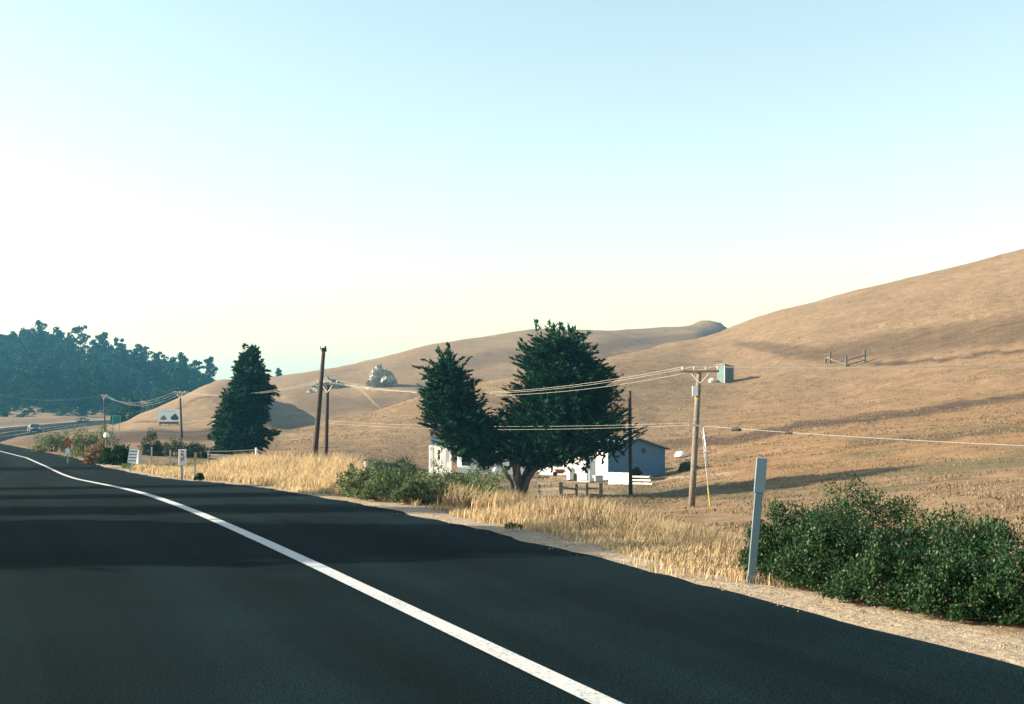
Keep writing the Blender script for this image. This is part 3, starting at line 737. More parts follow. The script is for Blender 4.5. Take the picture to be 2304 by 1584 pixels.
# ------------------------------------------------------------------ the cypress
def tree(name, label, x, Y, rows_list, material, bark, trunks, cat='tree', seed=0, group=None, **kw):
    b = at(x, Y)
    t = thing(name, label, cat, b, 0, group)
    rng = np.random.default_rng(seed)
    Vs, fs, off = [], [], 0
    for rows, ns in rows_list:
        V, f = crown_boughs(rows, b, Y, ns, kw['per'], kw['n'], kw['slen'], kw['ll'], kw['lw'], kw['spread'], rng, kw.get('thick', 1.0), kw.get('up', .35), kw.get('core', .25), kw.get('droop', 0)) if 'per' in kw else crown_rows(rows, b, Y, ns, kw['n'], kw['slen'], kw['ll'], kw['lw'], kw['spread'], rng, kw.get('thick', .85), kw.get('up', .35), kw.get('lumps', .18), kw.get('inner', .35), kw.get('droop', 0))
        Vs.append(V); fs.append(f + off); off += len(V)
    link('crown', raw_mesh('crown', np.vstack(Vs), np.vstack(fs), material=material), t)
    mb = MB()
    for pts, rads in trunks:
        mb.path([(P(*p) if len(p) == 3 else P(p[0], p[1], Y + p[3])) - b if True else 0 for p in [(q[0], q[1], Y + (q[2] if len(q) > 2 else 0)) for q in pts]], rads, 9)
    mb.build('trunk', bark, t, smooth=True)
    return t
rows_L = [(822, 962, 1030), (832, 954, 1048), (845, 950, 1060), (860, 956, 1068), (880, 946, 1074), (905, 940, 1090), (930, 938, 1112), (955, 950, 1140), (984, 965, 1152), (1008, 988, 1155), (1028, 1025, 1158)]
rows_R = [(758, 1208, 1318), (768, 1190, 1326), (780, 1176, 1332), (800, 1168, 1350), (820, 1160, 1366), (845, 1154, 1392), (870, 1148, 1396), (895, 1142, 1398), (915, 1122, 1405), (940, 1100, 1432), (965, 1095, 1446), (990, 1090, 1440), (1005, 1092, 1425), (1019, 1105, 1355), (1036, 1115, 1275)]
tree('cypress_tree', 'big twin-crowned dark green cypress standing before the white farmhouse', 1165, 75, [(rows_L, 85), (rows_R, 190)], CYP, BARK_P,
     [([(1168, 1118), (1166, 1085), (1160, 1040), (1130, 985), (1080, 920), (1030, 850)], [.44, .30, .25, .2, .14, .05]),
      ([(1172, 1118, .2), (1180, 1080, .3), (1200, 1030, .3), (1235, 960, .2), (1260, 880), (1268, 770)], [.40, .28, .25, .22, .16, .04]),
      ([(1160, 1118, -.3), (1150, 1085, -.5), (1132, 1050, -.6), (1095, 1010, -.6), (1040, 985, -.5)], [.22, .15, .12, .1, .05]),
      ([(1176, 1118, -.4), (1188, 1080, -.7), (1210, 1048, -.9), (1270, 1015, -1), (1350, 985, -1)], [.24, .16, .13, .1, .04]),
      ([(1165, 1118, -.5), (1163, 1085, -.8), (1168, 1045, -1), (1190, 990, -1.2), (1220, 930, -1)], [.2, .14, .12, .1, .05])],
     seed=201, per=13, n=38, slen=1.9, ll=.26, lw=.085, spread=.16, up=.40, core=.28, thick=1.15)
rows_C = [(786, 558, 572), (798, 545, 582), (815, 534, 592), (832, 526, 598), (850, 520, 606), (872, 508, 622), (890, 498, 626), (912, 490, 604), (940, 478, 606), (958, 470, 616), (978, 468, 632), (995, 470, 606), (1012, 474, 598), (1028, 482, 590)]
tree('conifer_tree', 'ragged cone-shaped dark conifer standing alone left of the tall leaning pole', 546, 110, [(rows_C, 105)], CON, BARK,
     [([(543, 1036), (546, 980), (552, 900), (562, 800)], [.42, .34, .22, .04])], seed=202, per=13, n=30, slen=1.3, ll=.34, lw=.14, spread=.40, up=-.05, core=.45, thick=.95, droop=.10)

# ------------------------------------------------------------------ the wood on the far hill
def far_tree_mesh(seed, n=900, kind=0):
    rng = np.random.default_rng(seed)
    nc = 42
    z = np.linspace(.14, .98, nc) + rng.normal(0, .03, nc); 
    r = (.36 if kind == 0 else .30) * np.clip(1.2 - z * (.62 if kind == 0 else .85), .15, 1) * rng.uniform(.15, 1.0, nc)
    a = rng.uniform(0, 2 * np.pi, nc)
    Kc = np.stack([r * np.cos(a), r * np.sin(a), z * .93], 1)
    sz = rng.uniform(.06, .13, nc) * (1.25 - .6 * z)
    i = rng.integers(0, nc, n)
    o = unit(rng.normal(0, 1, (n, 3))) * (rng.random(n) ** .4)[:, None] * sz[i][:, None] * np.array([1.2, 1.2, .7])
    A = o + rng.normal(0, .05, (n, 3))
    V, f = diamonds(Kc[i] + o, A, unit(rng.normal(0, 1, (n, 3))), rng.uniform(.05, .105, n), rng.uniform(.03, .06, n))
    return V, f
FT = [far_tree_mesh(300 + k, 1100, k % 2) for k in range(7)]
FTM = [raw_mesh('crown', V, f, material=FOR) for V, f in FT]
_tk = MB(); _tk.path([(0, 0, -.05), (.005, 0, .4), (0, .005, .9)], [.022, .015, .004], 6); _tko = _tk.build('trunk', BARK); TKM = _tko.data
bpy.data.objects.remove(_tko)
sky_x = [0, 72, 100, 125, 180, 215, 235, 260, 300, 330, 360, 400, 440, 470, 490, 520]
sky_y = [715, 716, 722, 735, 727, 745, 742, 758, 768, 776, 790, 802, 818, 838, 850, 860]
top_at = lambda x: np.interp(x, sky_x, sky_y)
ordn = ['first', 'second', 'third', 'fourth', 'fifth', 'sixth', 'seventh', 'eighth', 'ninth', 'tenth', 'eleventh', 'twelfth', 'thirteenth', 'fourteenth']
line_trees = [(88, 717, 548), (133, 734, 552), (182, 726, 545), (233, 739, 540), (272, 756, 535), (318, 771, 525), (356, 787, 515), (385, 800, 500), (411, 791, 490), (441, 806, 485), (473, 796, 480)]
for i, (x, y, Y) in enumerate(line_trees):
    b = at(x, Y); top = P(x, y, Y); h = max(9.0, top.z - b.z)
    b.z = top.z - h if h == 9.0 else b.z
    wdt = min(h, 17) * (1.0 if i < 10 else .8)
    o = thing('skyline_tree', f'{ordn[i]} tree from the left along the wooded skyline', 'tree', b, random.uniform(0, 6), 'trees along the wooded skyline')
    c = link('crown', FTM[i % 7], o); c.scale = (wdt, wdt, h)
    k = link('trunk', TKM, o); k.scale = (h * .7, h * .7, h)
rng = np.random.default_rng(5)
Vs, fs, off, cnt, mi = [], [], 0, 0, []
for k in range(2500):
    if cnt >= 430: break
    Y = rng.uniform(395, 580); x = rng.uniform(-330, 492)
    X = (x - CX) / F * Y; g = gz(X, Y)
    topz = CH + (HY - top_at(x) - rng.uniform(3, 12)) * Y / F
    h = min(rng.uniform(10, 17), topz - g)
    if h < 5 or (x > 260 and Y < 430) or (Y < 415 and rng.random() < .5): continue
    V, f = FT[int(rng.integers(0, 7))]; a = rng.uniform(0, 6.28); ca, sa = math.cos(a), math.sin(a)
    w = min(h, 15) * rng.uniform(.75, 1.05)
    Vw = np.stack([X + w * (V[:, 0] * ca - V[:, 1] * sa), Y + w * (V[:, 0] * sa + V[:, 1] * ca), g - .06 * h + h * V[:, 2]], 1)
    Vs.append(Vw); fs.append(f + off); off += len(V); cnt += 1; mi.append(np.full(len(f), rng.choice([0, 0, 1, 2, 2])))
# low undergrowth at the wood's foot
for k in range(120):
    Y = rng.uniform(330, 440); x = rng.uniform(-250, 300)
    X = (x - CX) / F * Y; g = gz(X, Y); V, f = FT[int(rng.integers(0, 7))]; h = rng.uniform(2.2, 4.5); w = h * 2.2
    if Y < 360 and rng.random() < .6: continue
    Vs.append(np.stack([X + w * V[:, 0], Y + w * V[:, 1], g - .3 * h + h * V[:, 2] * 1.2], 1)); fs.append(f + off); off += len(V); mi.append(np.full(len(f), rng.choice([0, 1, 1])))
wood = link('wood', raw_mesh('wood', np.vstack(Vs), np.vstack(fs), material=FOR))
wood.data.materials.append(FO2); wood.data.materials.append(FO3)
wood.data.polygons.foreach_set('material_index', np.concatenate(mi).astype(np.int32))
tag(wood, 'hazy blue-green wood covering the far hillside at left', 'wood', kind='stuff')
shrub('far_bush', 'dark bush on the hill edge below the far wood, right of the green sign', 285, 262, 9, 5.5, FOR, 2600, .7, .35, 400, clumps=40)
shrub('far_bush', 'long dark scrub clump below the wood where the wires cross', 395, 320, 16, 5, FOR, 3000, .8, .4, 401, clumps=50)
shrub('far_bush', 'small dark tree on the skyline just right of the lone conifer', 627, 432, 3.5, 3.2, FOR, 900, .5, .3, 402, clumps=20)
shrub('far_bush', 'tiny dark bush on the crest of the right-hand hill', 2043, 349, 1.8, .7, FOR, 400, .3, .15, 403, clumps=12)

# trees beyond the left road edge whose shade lies across the road
def side_tree(X, Y, h, r, base, seed, label, n=3800):
    rng = np.random.default_rng(seed)
    b = Vector((X, Y, gz(X, Y)))
    t = thing('roadside_tree', label, 'tree', b, 0, 'trees beyond the left road edge')
    V, f, Kc = dome_leaves(n, r, r, (h - base) / 2, .30, .15, rng, 60, .34, 0)
    V2, f2, Kd = dome_leaves(n, r, r, (h - base) / 2, .30, .15, rng, 60, .34, 0)
    V2[:, 2] *= -1
    V = np.vstack([V, V2]); V[:, 2] += (h + base) / 2
    link('crown', raw_mesh('crown', V, np.vstack([f, f2 + len(V2)]), material=CON), t)
    mb = MB(); mb.path([(0, 0, -.2), (.1, 0, base), (0, .1, h * .85)], [.22, .17, .04], 8); mb.build('trunk', BARK, t)
side_tree(-18.5, 12.3, 8.3, 2.0, 2.6, 501, 'broad tree beyond the left road edge, nearest the camera')
side_tree(-20.0, 16.6, 8.6, .75, 2.0, 502, 'slim tree beyond the left road edge, second from the camera', 1500)
side_tree(-22.0, 20.3, 8.6, .75, 2.0, 503, 'slim tree beyond the left road edge, third from the camera', 1500)
side_tree(-25.0, 25.6, 8.8, 1.2, 2.0, 504, 'tree beyond the left road edge, fourth from the camera', 2000)
side_tree(-40.0, 52.0, 9.5, 3.0, 2.0, 505, 'broad tree beyond the left road edge, farthest along the road', 3000)

# ------------------------------------------------------------------ rocks
def rock(name, label, c, size, seed, material=ROCKM, sub=5, rough=.5, cat='rock', peak=0.0):
    bm = bmesh.new(); bmesh.ops.create_icosphere(bm, subdivisions=sub, radius=1)
    off = Vector((seed * 3.1, seed * 1.7, seed))
    for v in bm.verts:
        d = v.co.copy()
        k = 1 + rough * (mnoise.noise(d * 1.3 + off) + .55 * mnoise.noise(d * 2.9 + off) - .5 * abs(mnoise.noise(d * 5.2 + off)) + .3 * mnoise.noise(d * 10 + off) + .2 * mnoise.noise(d * 21 + off))
        q = d * k
        q.x += peak * max(q.z, 0) * .35
        if peak: q.x *= 1 - .42 * max(q.z, -.3); q.y *= 1 - .3 * max(q.z, 0)
        v.co = Vector((q.x * size[0], q.y * size[1], q.z * size[2]))
    me = bpy.data.meshes.new(name); bm.to_mesh(me); bm.free(); me.materials.append(material)
    o = link(name, me); o.location = c
    return tag(o, label, cat)
b = at(858, 343); rock('rock_outcrop', 'large pale rock outcrop on the hillside left of the cypress', b + Vector((0, 0, 1.2)), (4.1, 3.4, 4.5), 3, peak=.3)
b = at(735, 355); rock('rock_outcrop', 'low grey rock outcrop on the hillside behind the tall leaning pole', b + Vector((0, 0, .2)), (5.0, 3.0, 2.7), 5, mat('shade_dark_rock', (.15, .155, .14), var=.45, scale=.8, bump=1.0, bscale=1.6, detail=8), peak=.2)  # low outcrop darkened, its shade put into the rock colour
b = at(705, 350); rock('rock_outcrop', 'small grey boulder left of the low rock outcrop', b, (1.9, 1.6, 1.2), 6)
b = at(1585, 725); rock('rock_outcrop', 'grey rocky cap on the far ridge knob', b - Vector((0, 3, 1.2)), (5, 4, 1.7), 8)
b = at(1612, 722); rock('rock_outcrop', 'dark grey crag on the right flank of the far ridge knob', b - Vector((0, 0, .9)), (4, 3, 1.9), 9)
b = at(783, 66); rock('dirt_mound', 'small rounded tan dirt mound beside the white fence post', b, (.42, .45, .62), 12, mat('tan_dirt', (.38, .24, .15), var=.2, bump=.5, bscale=8), 4, .3, 'mound')

# ------------------------------------------------------------------ buildings
def sub_box(name, material, parent, c, d, bevel=0.0):
    return MB().box(c, d).build(name, material, parent, bevel=bevel)
def window(parent, c, w, h, d=.06, rot=None, bars=True):
    """window facing -Y of its parent: frame with pane and bars"""
    x, y, z = c
    fr = MB()
    fr.box((x, y, z + h/2 + .04), (w + .16, d, .08)).box((x, y, z - h/2 - .04), (w + .16, d, .08)).box((x - w/2 - .04, y, z), (.08, d, h)).box((x + w/2 + .04, y, z), (.08, d, h))
    if bars: fr.box((x, y, z), (w, d * .7, .04))
    o = fr.build('window', WHITE, parent)
    MB().box((x, y + d * .25, z), (w, .02, h)).build('pane', DARKG, o)
    return o

def farmhouse():
    b = P(1147, 1068, 110); b.z = -5.05
    rz = R(24)                                    # front turned toward the sun side
    t = thing('farmhouse', 'long white farmhouse with a corner porch behind the cypress', 'house', b, -rz)
    # local: X along the front, -Y toward the road
    Lx = 14.2; hw = Lx / 2; H = 2.55; D = 6.5
    # front wall pieces between openings
    wins = [(-4.6, 1.45, 1.0, 1.2), (-2.2, 1.45, 1.0, 1.2), (.6, 1.45, 1.3, 1.2), (3.4, 1.45, 1.0, 1.2), (5.0, 1.5, .9, 1.1)]
    MB().box((.75, D/2, H/2), (Lx - 1.5, D, H)).build('wall', WHITE, t)
    for wx, wz, ww, wh in wins: window(t, (wx, -.03, wz), ww, wh)
    # boards
    for k in range(12):
        MB().box((.75, -.012, .12 + k * .21), (Lx - 1.5, .02, .015)).build('siding_board', WHITE, t)
    MB().box((2.3, -.05, 1.0), (.9, .06, 2.0)).build('door', PINKD, t)
    # main roof
    rf = MB(); rf.prism([(-hw + 1.0, 0), (hw + .5, 0), (hw + .5, .1), (-hw + 1.0, .1)], 0, .1)
    m = MB()
    x0, x1 = -hw + 1.1, hw + .45
    for sgn, y0 in ((1, -.45), (-1, D + .45)):
        a = [(x0, y0, H - .12), (x1, y0, H - .12), (x1, D/2, H + 1.35), (x0, D/2, H + 1.35)]
        m.add(a + [(p[0], p[1], p[2] + .09) for p in a], [(0,1,2,3),(7,6,5,4),(0,4,5,1),(1,5,6,2),(2,6,7,3),(3,7,4,0)])
    r_ = m.build('roof', ROOFG, t)
    MB().box((1.5, D/2 + .6, H + 1.5), (.6, .6, 1.0)).build('chimney', ORBR, r_)
    for xx in (x0 + .25, x1 - .3):
        MB().add([(xx, .1, H - .05), (xx, D - .1, H - .05), (xx, D/2, H + 1.28), (xx+.1, .1, H - .05), (xx+.1, D - .1, H - .05), (xx+.1, D/2, H + 1.28)], [(0,1,2),(5,4,3),(0,3,4,1),(1,4,5,2),(2,5,3,0)]).build('gable', WHITE, t)
    return t
farmhouse()

def porch():
    """lean-to porch at the farmhouse's left corner"""
    b = P(985, 1070, 104); b.z = zy(104, 1070)
    t = thing('porch', 'white lean-to porch with arched posts and red roof edge at the farmhouse corner', 'porch', b, R(-8))
    u = 104 / F
    X = lambda x: (x - 985) * u
    Zz = lambda y: (1070 - y) * u
    for k, (x, w) in enumerate(((970, 9), (998, 14))):
        sub_box('post', WHITE, t, (X(x), 0, Zz(1033)), (w * u, .24, Zz(1004) - Zz(1066)), .02)
    # arch between the posts
    m = MB(); 
    for q in range(6):
        a0, a1 = math.pi * q / 6, math.pi * (q + 1) / 6
        cx, r0, r1 = X(983), 10 * u, 15 * u
        m.add([(cx + math.cos(a) * r, y, Zz(1012) + math.sin(a) * r * .7) for y in (-.12, .12) for a in (a0, a1) for r in (r0, r1)], [(0,1,3,2),(4,6,7,5),(0,4,5,1),(2,3,7,6),(0,2,6,4),(1,5,7,3)])
    m.build('arch', WHITE, t)
    sub_box('floor', PINKD, t, (X(987), .8, Zz(1068)), (48 * u, 2.2, .22))
    sub_box('base_panel', WHITE, t, (X(972), -.05, Zz(1060)), (13 * u, .1, 9 * u))
    MB().prism([(X(969), Zz(1003)), (X(1003), Zz(1003)), (X(971), Zz(977))], .02, .14).build('gable_panel', BARNW, t)  # blue panel colour stands in for conifer shade on the gable
    sub_box('back_wall', WHITE, t, (X(987), 1.95, Zz(1035)), (40 * u, .12, Zz(1000)))
    window(t, (X(982), 1.85, Zz(1025)), .5, .9)
    m = MB()
    a, c = Vector((X(966), 0, Zz(972))), Vector((X(1007), 0, Zz(1004)))
    m.prism([(a.x, a.z), (c.x, c.z), (c.x, c.z + .16), (a.x, a.z + .16)], -.35, 2.1)
    m.build('roof', ROOFR, t)
porch()

def barn():
    b = P(1367, 1084, 99); b.z = zy(99, 1084)
    # local +X runs along the shaded gable, +Y back along the sunlit side wall
    t = thing('barn', 'pale gabled barn, its gable end in blue shade, right of the cypress', 'barn', b, R(33))
    u = 99 / F
    W, D, H, Rg = 6.25, 4.6, 2.75, 3.65
    t.rotation_euler = (0, 0, R(-33 + 66 - 2))
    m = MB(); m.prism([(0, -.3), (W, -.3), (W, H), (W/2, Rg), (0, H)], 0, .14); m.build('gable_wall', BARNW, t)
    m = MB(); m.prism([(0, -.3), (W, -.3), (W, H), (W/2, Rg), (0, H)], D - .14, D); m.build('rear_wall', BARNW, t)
    sub_box('side_wall', WHITE, t, (.07, D/2, H/2 - .15), (.14, D - .29, H + .29))
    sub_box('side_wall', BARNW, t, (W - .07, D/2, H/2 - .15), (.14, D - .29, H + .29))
    sub_box('corner_board', WHITE, t, (-.03, .06, H/2), (.08, .34, H))
    sub_box('double_door', PINKD, t, (-.04, 1.35, 1.1), (.08, 1.75, 2.2))
    sub_box('door_trim', WHITE, t, (-.05, 2.32, 1.15), (.12, .14, 2.35))
    sub_box('door_trim', WHITE, t, (-.05, .40, 1.15), (.12, .12, 2.35))
    sub_box('lintel', WHITE, t, (-.05, 1.36, 2.36), (.12, 2.1, .14))
    for k in range(9):
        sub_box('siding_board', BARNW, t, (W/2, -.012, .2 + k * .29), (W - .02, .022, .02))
    m = MB()
    for x0, x1 in ((-.35, W/2), (W + .35, W/2)):
        z0 = H - .35 * (Rg - H) / (W/2); a = [(x0, -.35, z0), (x1, -.35, Rg), (x1, D + .35, Rg), (x0, D + .35, z0)]
        m.add(a + [(p[0], p[1], p[2] + .10) for p in a], [(0,1,2,3),(7,6,5,4),(0,4,5,1),(1,5,6,2),(2,6,7,3),(3,7,4,0)])
    m.build('roof', ROOFG, t)
    sub_box('vent', DARKG, t, (W * .62, -.02, 2.6), (.35, .05, .4))
barn()
def shed():
    b = P(1313, 1081, 96); b.z = zy(96, 1081)
    t = thing('white_shed', 'bright white board shed between farmhouse and barn', 'shed', b, R(-20))
    m = MB(); m.prism([(-.55, -.2), (.5, -.2), (.5, 2.45), (-.55, 2.2)], 0, 2.0); m.build('wall', WHITE, t)
    m = MB(); m.prism([(-.7, 2.2), (.65, 2.52), (.65, 2.6), (-.7, 2.28)], -.2, 2.2); m.build('roof', ROOFG, t)
    sub_box('door', WHITE, t, (-.05, -.03, .95), (.7, .05, 1.85))
    sub_box('handle', BLACK, t, (.22, -.07, .95), (.04, .04, .14))
shed()
def privy():
    b = at_row(1632, 859, 190, 330); k = 39 * b.y / F / 2.6
    t = thing('hillside_hut', 'small square grey-green hut standing alone on the hillside', 'hut', b, R(30)); t.scale = (k, k, k)
    w = 1.75
    m = MB(); m.prism([(-w/2, -.4), (w/2, -.4), (w/2, 2.25), (-w/2, 2.5)], -w/2, w/2); m.build('wall', PRIVY, t)
    m = MB(); m.prism([(-w/2 - .15, 2.53), (w/2 + .15, 2.24), (w/2 + .15, 2.34), (-w/2 - .15, 2.63)], -w/2 - .15, w/2 + .15); m.build('roof', ROOFG, t)
    sub_box('door', OLDW, t, (.25, -w/2 - .03, .95), (.75, .05, 1.9))
    sub_box('corner_board', PALEW, t, (-w/2 - .02, -w/2 - .02, 1.1), (.1, .1, 2.6))
    b2 = at_row(1602, 860, 190, 330); rock('pale_stone', 'small pale stone beside the hillside hut', b2 + Vector((0, 0, .2)), (.7, .7, .6), 15, PALEW, 3, .3, 'stone')
privy()

# ------------------------------------------------------------------ utility poles and wires
def pole(name, label, base, top, r0, r1, material, group=None):
    t = thing(name, label, 'utility pole', base, 0, group)
    d = top - base
    MB().path([d * -.06, d * .3, d * .65, d], [r0, r0 * .88, (r0 + r1) / 2, r1], 12).build('shaft', material, t, smooth=True)
    return t, d
def crossarm(t, p, half, ang, material, nins=4, along=None):
    v = Vector((math.cos(ang), math.sin(ang), 0)) * half
    o = MB().bar(p - v, p + v, .11, .12).build('crossarm', material, t)
    pts = []
    for k in range(nins):
        q = p - v * .94 + v * 1.88 * k / (nins - 1)
        MB().path([q + Vector((0, 0, .05)), q + Vector((0, 0, .11)), q + Vector((0, 0, .15)), q + Vector((0, 0, .22)), q + Vector((0, 0, .27))], [.02, .02, .055, .05, .025], 8).build('insulator', PALEW, o)
        pts.append(q + Vector((0, 0, .27)))
    for sg in (-1, 1):
        MB().bar(p + v * .55 * sg - Vector((0, 0, .04)), p - Vector((0, 0, .62)), .03, .03).build('brace', METAL, o)
    return pts

def wire(label, a, b, sag, r=.014, n=22, group=None, name='power_wire', material=None):
    a = Vector(a); b = Vector(b); pts = []
    for k in range(n + 1):
        q = k / n; p = a.lerp(b, q); p.z -= sag * 4 * q * (1 - q); pts.append(p)
    o = MB().path([p - a for p in pts], r, 5).build(name, material or WIREM)
    o.location = a
    return tag(o, label, 'wire', group)
# pole with crossarm right of the barn
Y1 = 62.0
base1 = at(1556, Y1); top1 = P(1573, 834, Y1)
p1, d1 = pole('utility_pole', 'leaning weathered wooden utility pole with crossarm right of the barn', base1, top1, .19, .125, POLEW)
A1 = math.atan2(-.10, 1)
arm_ang = R(-30)
arm1 = crossarm(p1, d1 + Vector((.02, -.16, -.05)), 1.05, arm_ang, POLED)
MB().box(d1 * .0 + (P(1568, 880, Y1) - base1) + Vector((-.12, -.15, 0)), (.30, .12, .52)).build('service_box', WHITE, p1)
MB().path([(P(1570, 898, Y1) - base1) + Vector((0, -.0, .09)), (P(1570, 898, Y1) - base1) + Vector((0, 0, -.01))], .165, 12).build('yellow_band', YEL, p1)
cb = P(1566, 957, Y1) - base1
MB().bar(cb + Vector((-.42, -.2, .02)), cb + Vector((.42, -.2, -.03)), .06, .09).build('cable_bracket', PALEW, p1)
# pole behind the field, with crossarm
Y2 = 86.0
base2 = at(733, Y2); top2 = P(737, 862, Y2)
p2, d2 = pole('utility_pole', 'shorter dark pole with crossarm just right of the tall leaning pole', base2, top2, .17, .12, POLED)
arm2 = crossarm(p2, d2 + Vector((0, -.14, -.08)), .95, R(-30), POLED)
# tall leaning pole
Y3 = 64.0
base3 = at(704, Y3); top3 = P(728, 792, Y3)
p3, d3 = pole('tall_pole', 'tall dark leaning pole topped by a small lamp box', base3, top3, .17, .10, POLED)
hd = MB(); hd.box(d3 + Vector((.03, -.02, .12)), (.26, .24, .22)); hd.build('lamp_box', BLACK, p3, bevel=.03)
MB().path([d3 + Vector((-.16, 0, .10)), d3 + Vector((-.22, 0, .30))], [.05, .09], 8).build('lamp_cap', WHITE, p3)
MB().path([d3 + Vector((.10, 0, .2)), d3 + Vector((.10, 0, .34))], .05, 8).build('fitting', BLACK, p3)
# bare pole in front of the barn
base4 = at(1419, 78); top4 = P(1417, 880, 78)
p4, d4 = pole('bare_pole', 'slim dark bare pole rising out of the cypress edge before the barn', base4, top4, .14, .10, POLED)
MB().path([d4, d4 + Vector((0, 0, .06))], [.11, .05], 8).build('cap', METAL, p4)
# pole line continuing right, beyond the frame, and two far poles at left
base0 = Vector((33.5, 39.5, 0)); base0.z = gz(33.5, 39.5)
p0, d0 = pole('utility_pole', 'wooden utility pole standing past the right edge of the picture', base0, Vector((33.7, 39.5, 3.45)), .18, .12, POLEW)
arm0 = crossarm(p0, d0 + Vector((0, -.16, -.05)), 1.05, R(-30 - 14), POLED)
Y5, Y6 = 150.0, 215.0
base5 = at(409, Y5); top5 = P(405, 884, Y5)
p5, d5 = pole('far_pole', 'thin far utility pole beside the billboard', base5, top5, .16, .11, POLED)
arm5 = crossarm(p5, d5 + Vector((0, -.14, -.06)), 1.1, R(-38), POLED, 3)
base6 = at(236, Y6); top6 = P(234, 890, Y6)
p6, d6 = pole('far_pole', 'thin far utility pole left of the green road sign', base6, top6, .16, .11, POLED)
arm6 = crossarm(p6, d6 + Vector((0, -.14, -.06)), 1.1, R(-45), POLED, 3)
PW = 'overhead power wires'
pos = ['nearest', 'second', 'third', 'farthest']
for k in range(4):
    if k == 2: continue
    wire(f'pale power wire, {pos[k]} strand of the span crossing the cypress', base1 + arm1[k], base2 + arm2[k], 1.15 + .06 * k, .008, group=PW)
    wire(f'pale power wire, {pos[k]} strand running right from the crossarm', base1 + arm1[k], base0 + arm0[k], .32 + .05 * k, .008, group=PW)
for k in range(3):
    wire(f'far power wire, {pos[k]} strand between the billboard pole and the leaning poles', base2 + arm2[k], base5 + arm5[k], .8, .010, group=PW)
    wire(f'far power wire, {pos[k]} sagging strand in front of the wood', base5 + arm5[k], base6 + arm6[k], 1.5 + .25 * k, .015, group=PW)
    wire(f'far power wire, {pos[k]} strand running off the left edge', base6 + arm6[k], P(-60, 878, 190) + Vector((0, 0, .3 * k)), 1.3 + .2 * k, .016, group=PW)
cL = base1 + cb + Vector((-.42, -.22, .02)); cR = base1 + cb + Vector((.42, -.22, -.03))
tc1 = wire('lower telephone cable running right from the leaning pole', cR, Vector((33.7, 39.2, -.30)), .30, .018, group='telephone cables', name='telephone_cable', material=METAL)
wire('upper telephone cable passing before the cypress', cL, P(735, 952, Y2),   .35, .006, group='telephone cables', name='telephone_cable')
wire('second telephone cable just above the other before the cypress', cL + Vector((0, 0, .12)), P(735, 950, Y2) + Vector((0, 0, .1)), .30, .006, group='telephone cables', name='telephone_cable')
def on_cable(x):
    a, b_ = Vector(cR), Vector((33.7, 39.2, -.30))
    q = 0.5; lo, hi = 0.0, 1.0
    for _ in range(40):
        q = (lo + hi) / 2; p = a.lerp(b_, q); p.z -= .30 * 4 * q * (1 - q)
        if CX + F * p.x / p.y < x: lo = q
        else: hi = q
    return p, (b_ - a).normalized()
for x, L_, r_, lb in ((1657, .30, .085, 'black splice case hanging on the telephone cable near the pole'), (1775, .24, .05, 'small dark cable clip farther along the telephone cable')):
    p, dd = on_cable(x)
    o = MB().path([dd * -L_, dd * -L_ * .8, dd * L_ * .8, dd * L_], [r_ * .4, r_, r_, r_ * .4], 10).build('splice_case', BLACK, smooth=True)
    o.location = p - Vector((0, 0, r_ * .6)); tag(o, lb, 'cable fitting')
# guy wire with yellow guard, and the thin service post
g0 = base1 + (P(1577, 950, Y1) - base1); g1 = at(1598, Y1 - 1.5)
t = thing('guy_wire', 'guy wire with yellow plastic guard anchoring the leaning pole', 'guy wire', g1)
MB().path([g0 - g1, Vector((0, 0, -.05))], .012, 6).build('strand', METAL, t)
dg = (g0 - g1).normalized()
MB().path([dg * .02, dg * 1.05], [.05, .045], 8).build('guard', YEL, t)
bs = at(1594, 100); ts = P(1583, 962, 100)
t = thing('service_post', 'thin grey post with step brackets behind the leaning pole', 'post', bs)
MB().path([Vector((0, 0, -.3)), ts - bs], [.09, .07], 10).build('shaft', METAL, t, smooth=True)
for k in range(6):
    q = (ts - bs) * (.35 + .1 * k); MB().box(q + Vector((.12, -.02, 0)), (.16, .05, .06)).build('step_bracket', BLACK, t)
MB().box((ts - bs) * .42 + Vector((-.05, -.1, 0)), (.22, .1, .2)).build('meter', WHITE, t)

# ------------------------------------------------------------------ fences
def post_at(x, Y, h, w, material, parent, name='post', lean=0.0, round_=False):
    b = at(x, Y) - parent.location
    if round_: return MB().path([b + Vector((0, 0, -.25)), b + Vector((lean * h, 0, h))], [w * .55, w * .5], 8).build(name, material, parent)
    return MB().bar(b + Vector((0, 0, -.25)), b + Vector((lean * h, 0, h)), w, w).build(name, material, parent)
# wire fence with white posts left of the farm
f0 = at(700, 63)
t = thing('wire_fence', 'wire fence on short white posts below the tall leaning pole', 'fence', f0)
fp = [(470, 80, .95, OLDW), (577, 72, 1.35, PALEW), (640, 67, 1.0, OLDW), (698, 63, 1.15, WHITE), (756, 62, 1.30, WHITE), (822, 68, 1.15, PALEW), (900, 74, 1.0, OLDW)]
tops = []
for x, Y, h, m_ in fp:
    o = post_at(x, Y, h, .17, m_, t, round_=True)
    tops.append((at(x, Y) - f0, h))
for k in range(4):
    m = MB()
    for (a, ha), (b_, hb) in zip(tops[:-1], tops[1:]):
        fr = .25 + .22 * k
        m.path([a + Vector((0, -.09, ha * fr)), a.lerp(b_, .5) + Vector((0, -.09, (ha + hb) / 2 * fr - .04)), b_ + Vector((0, -.09, hb * fr))], .007, 4)
    m.build('strand', METAL, t)
